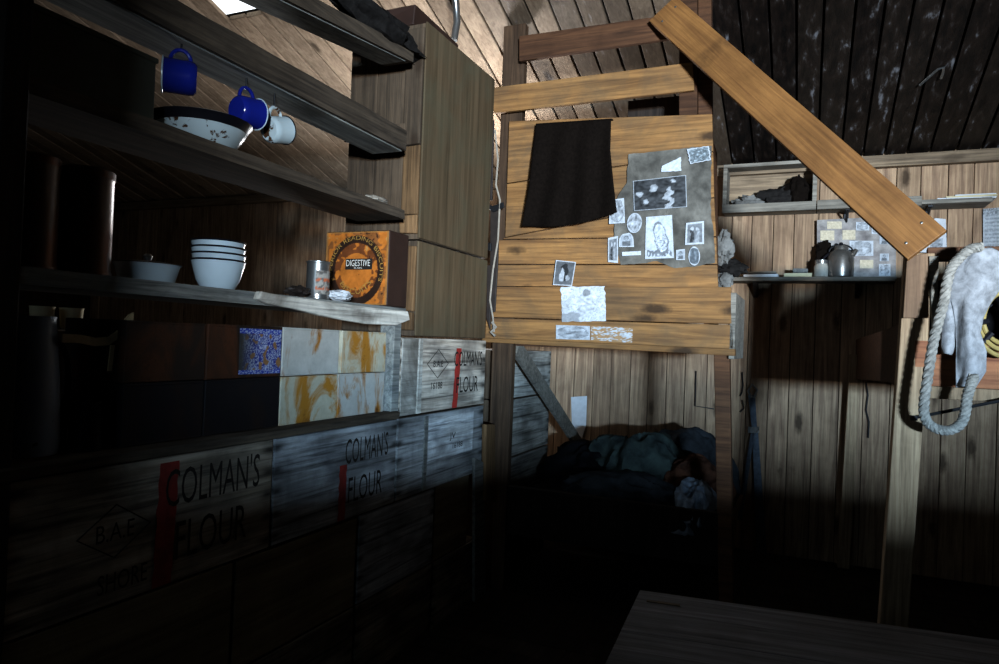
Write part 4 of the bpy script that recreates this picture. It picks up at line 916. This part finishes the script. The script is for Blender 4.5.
for s_ in range(3):
    pth = []
    for i, p in enumerate(cen):
        tg = (cen[min(i+1, 259)]-cen[max(i-1, 0)]).normalized(); u_ = V((0, 1, 0)); w_ = tg.cross(u_).normalized(); a_ = i*.42+s_*2*math.pi/3
        pth.append(p+(u_*math.cos(a_)+w_*math.sin(a_))*.0095)
    b.tube(pth, .0115, 7)
b.build('rope', 'rope', t, smooth=True)
# coil of cane at the frame edge
cc = ony(1006, 318, RY-.07)
t = thing('cane_coil', cc, 'coil of yellowish cane tied with black bands, hanging beside the harness', 'coil')
for k, r_ in enumerate((.085, .105, .125)):
    b = MB(); b.tube([cc+V((r_*math.cos(a_)*.9, -.01*math.sin(3*a_+k), r_*1.25*math.sin(a_))) for a_ in [2*math.pi*i/48 for i in range(48)]], .0095, 8, closed=True); b.build('cane', 'cane', t, smooth=True)
b = MB()
for a_ in (.5, 1.6, 2.6, 3.3, 3.9, 5.2):
    c_ = cc+V((.105*math.cos(a_)*.9, 0, .105*1.25*math.sin(a_))); rd = V((math.cos(a_)*.9, 0, 1.25*math.sin(a_))).normalized()
    b.tube([c_-rd*.036, c_+rd*.036], .013, 8)
b.build('band', 'dark_rim', t, smooth=True)
# iron rod from the post, thin wire on the wall
b = MB(); b.tube([ony(913, 418, RY-.012), ony(999, 401, RY-.03), ony(1120, 378, RY-.05)], .007, 8); b.lathe([(.014, -.01), (.014, .01)], ony(914, 418, RY-.015), n=8)
tag(b.build('iron_rod', 'iron', smooth=True), 'thin iron rod running sideways from the pale post behind the rope loop', 'rod')
b = MB(); b.tube([ony(px, py, D-.015) for px, py in ((866, 382), (868, 395), (866, 410), (869, 422), (868, 438))], .005, 5); tag(b.build('hanging_wire', 'iron'), 'short kinked wire hanging on the wall between the two posts of the dark bunk', 'wire')

# ------------------------------------------------------------------ table
zt = .76; k0 = onz(640, 590, zt); ang = math.radians(6.6)
t = thing('table', (k0.x, k0.y, 0), 'dark scratched table top with a pale worn corner', 'table'); t.rotation_euler = (0, 0, ang)
def tb(lo, hi, name, mat='table', bevel=.004):
    o = MB().box(lo, hi, j=.001).build(name, mat, None, bevel=bevel, origin=(0, 0, 0)); o.location = (0, 0, 0); o.parent = t; return o
b = MB()
for i in range(5):
    y_, Y_ = -.86+i*.172, -.86+(i+1)*.172-.0008; q_, Q_ = .05*y_, .05*Y_; h_ = zt+random.uniform(-.0006, .0003)
    b.hexa([(q_, y_, zt-.04), (2.2, y_, zt-.04), (2.2, Y_, zt-.04), (Q_, Y_, zt-.04), (q_, y_, h_), (2.2, y_, h_), (2.2, Y_, h_), (Q_, Y_, h_)], tone=.5+.06*i)
o = b.build('table_top', 'table', None, bevel=.0012, origin=(0, 0, 0)); o.location = (0, 0, 0); o.parent = t
tb((.06, -.80, zt-.13), (2.14, -.06, zt-.041), 'apron')
for x_, y_ in ((.06, -.13), (2.07, -.13), (.06, -.80), (2.07, -.80)): tb((x_, y_, 0), (x_+.07, y_+.07, zt-.131), 'leg')
b = MB(); b.box((.03, -.10, zt+.0005), (.13, -.085, zt+.003)); o = b.build('worn_strip', 'plate', None, origin=(0, 0, 0)); o.location = (0, 0, 0); o.parent = t

# ------------------------------------------------------------------ light
def area(name, loc, target, sx, sy, power, col):
    l = bpy.data.lights.new(name, 'AREA'); l.shape = 'RECTANGLE'; l.size = sx; l.size_y = sy; l.energy = power; l.color = col
    o = bpy.data.objects.new(name, l); C.objects.link(o); o.location = loc
    o.rotation_euler = (V(target)-V(loc)).to_track_quat('-Z', 'Y').to_euler(); return o
area('window_light', (3.9, -6.0, 1.375), (-.3, 4.5, 1.55), .8, .31, 1400, (1.0, .95, .89))
area('window_light', (3.9, -6.0, 1.695), (-.3, 4.5, 1.8), .8, .33, 2100, (.52, .76, 1.0))
area('room_window_light', (-1.2, -2.3, 2.3), (-1.2, 3, 1.4), 1.2, .8, 9, (.62, .85, 1.0))  # unseen fill light added behind the camera, no opening there
area('far_room_light', (-2.35, 4.55, 2.55), (-2.3, 4.7, 4), .4, .4, 20, (1.0, .98, .96))
l = bpy.data.lights.new('far_lamp', 'POINT'); l.energy = 7; l.shadow_soft_size = .12; l.color = (1, .9, .78); o = bpy.data.objects.new('far_lamp', l); C.objects.link(o); o.location = (-2.9, 4.6, 1.3)  # unseen point light added to brighten the far back wall
area('far_window_light', (-2.95, 5.2, 1.95), (-2.3, 1.6, 2.6), .5, .8, 75, (.95, .97, 1.0))
w = bpy.data.worlds.new('world'); SC.world = w; w.use_nodes = True
w.node_tree.nodes['Background'].inputs[0].default_value = (.7, .85, 1, 1); w.node_tree.nodes['Background'].inputs[1].default_value = .02
SC.view_settings.view_transform = 'Standard'; SC.view_settings.look = 'None'; SC.view_settings.exposure = .0; SC.view_settings.gamma = .88
try: SC.cycles.use_denoising = True
except Exception: pass
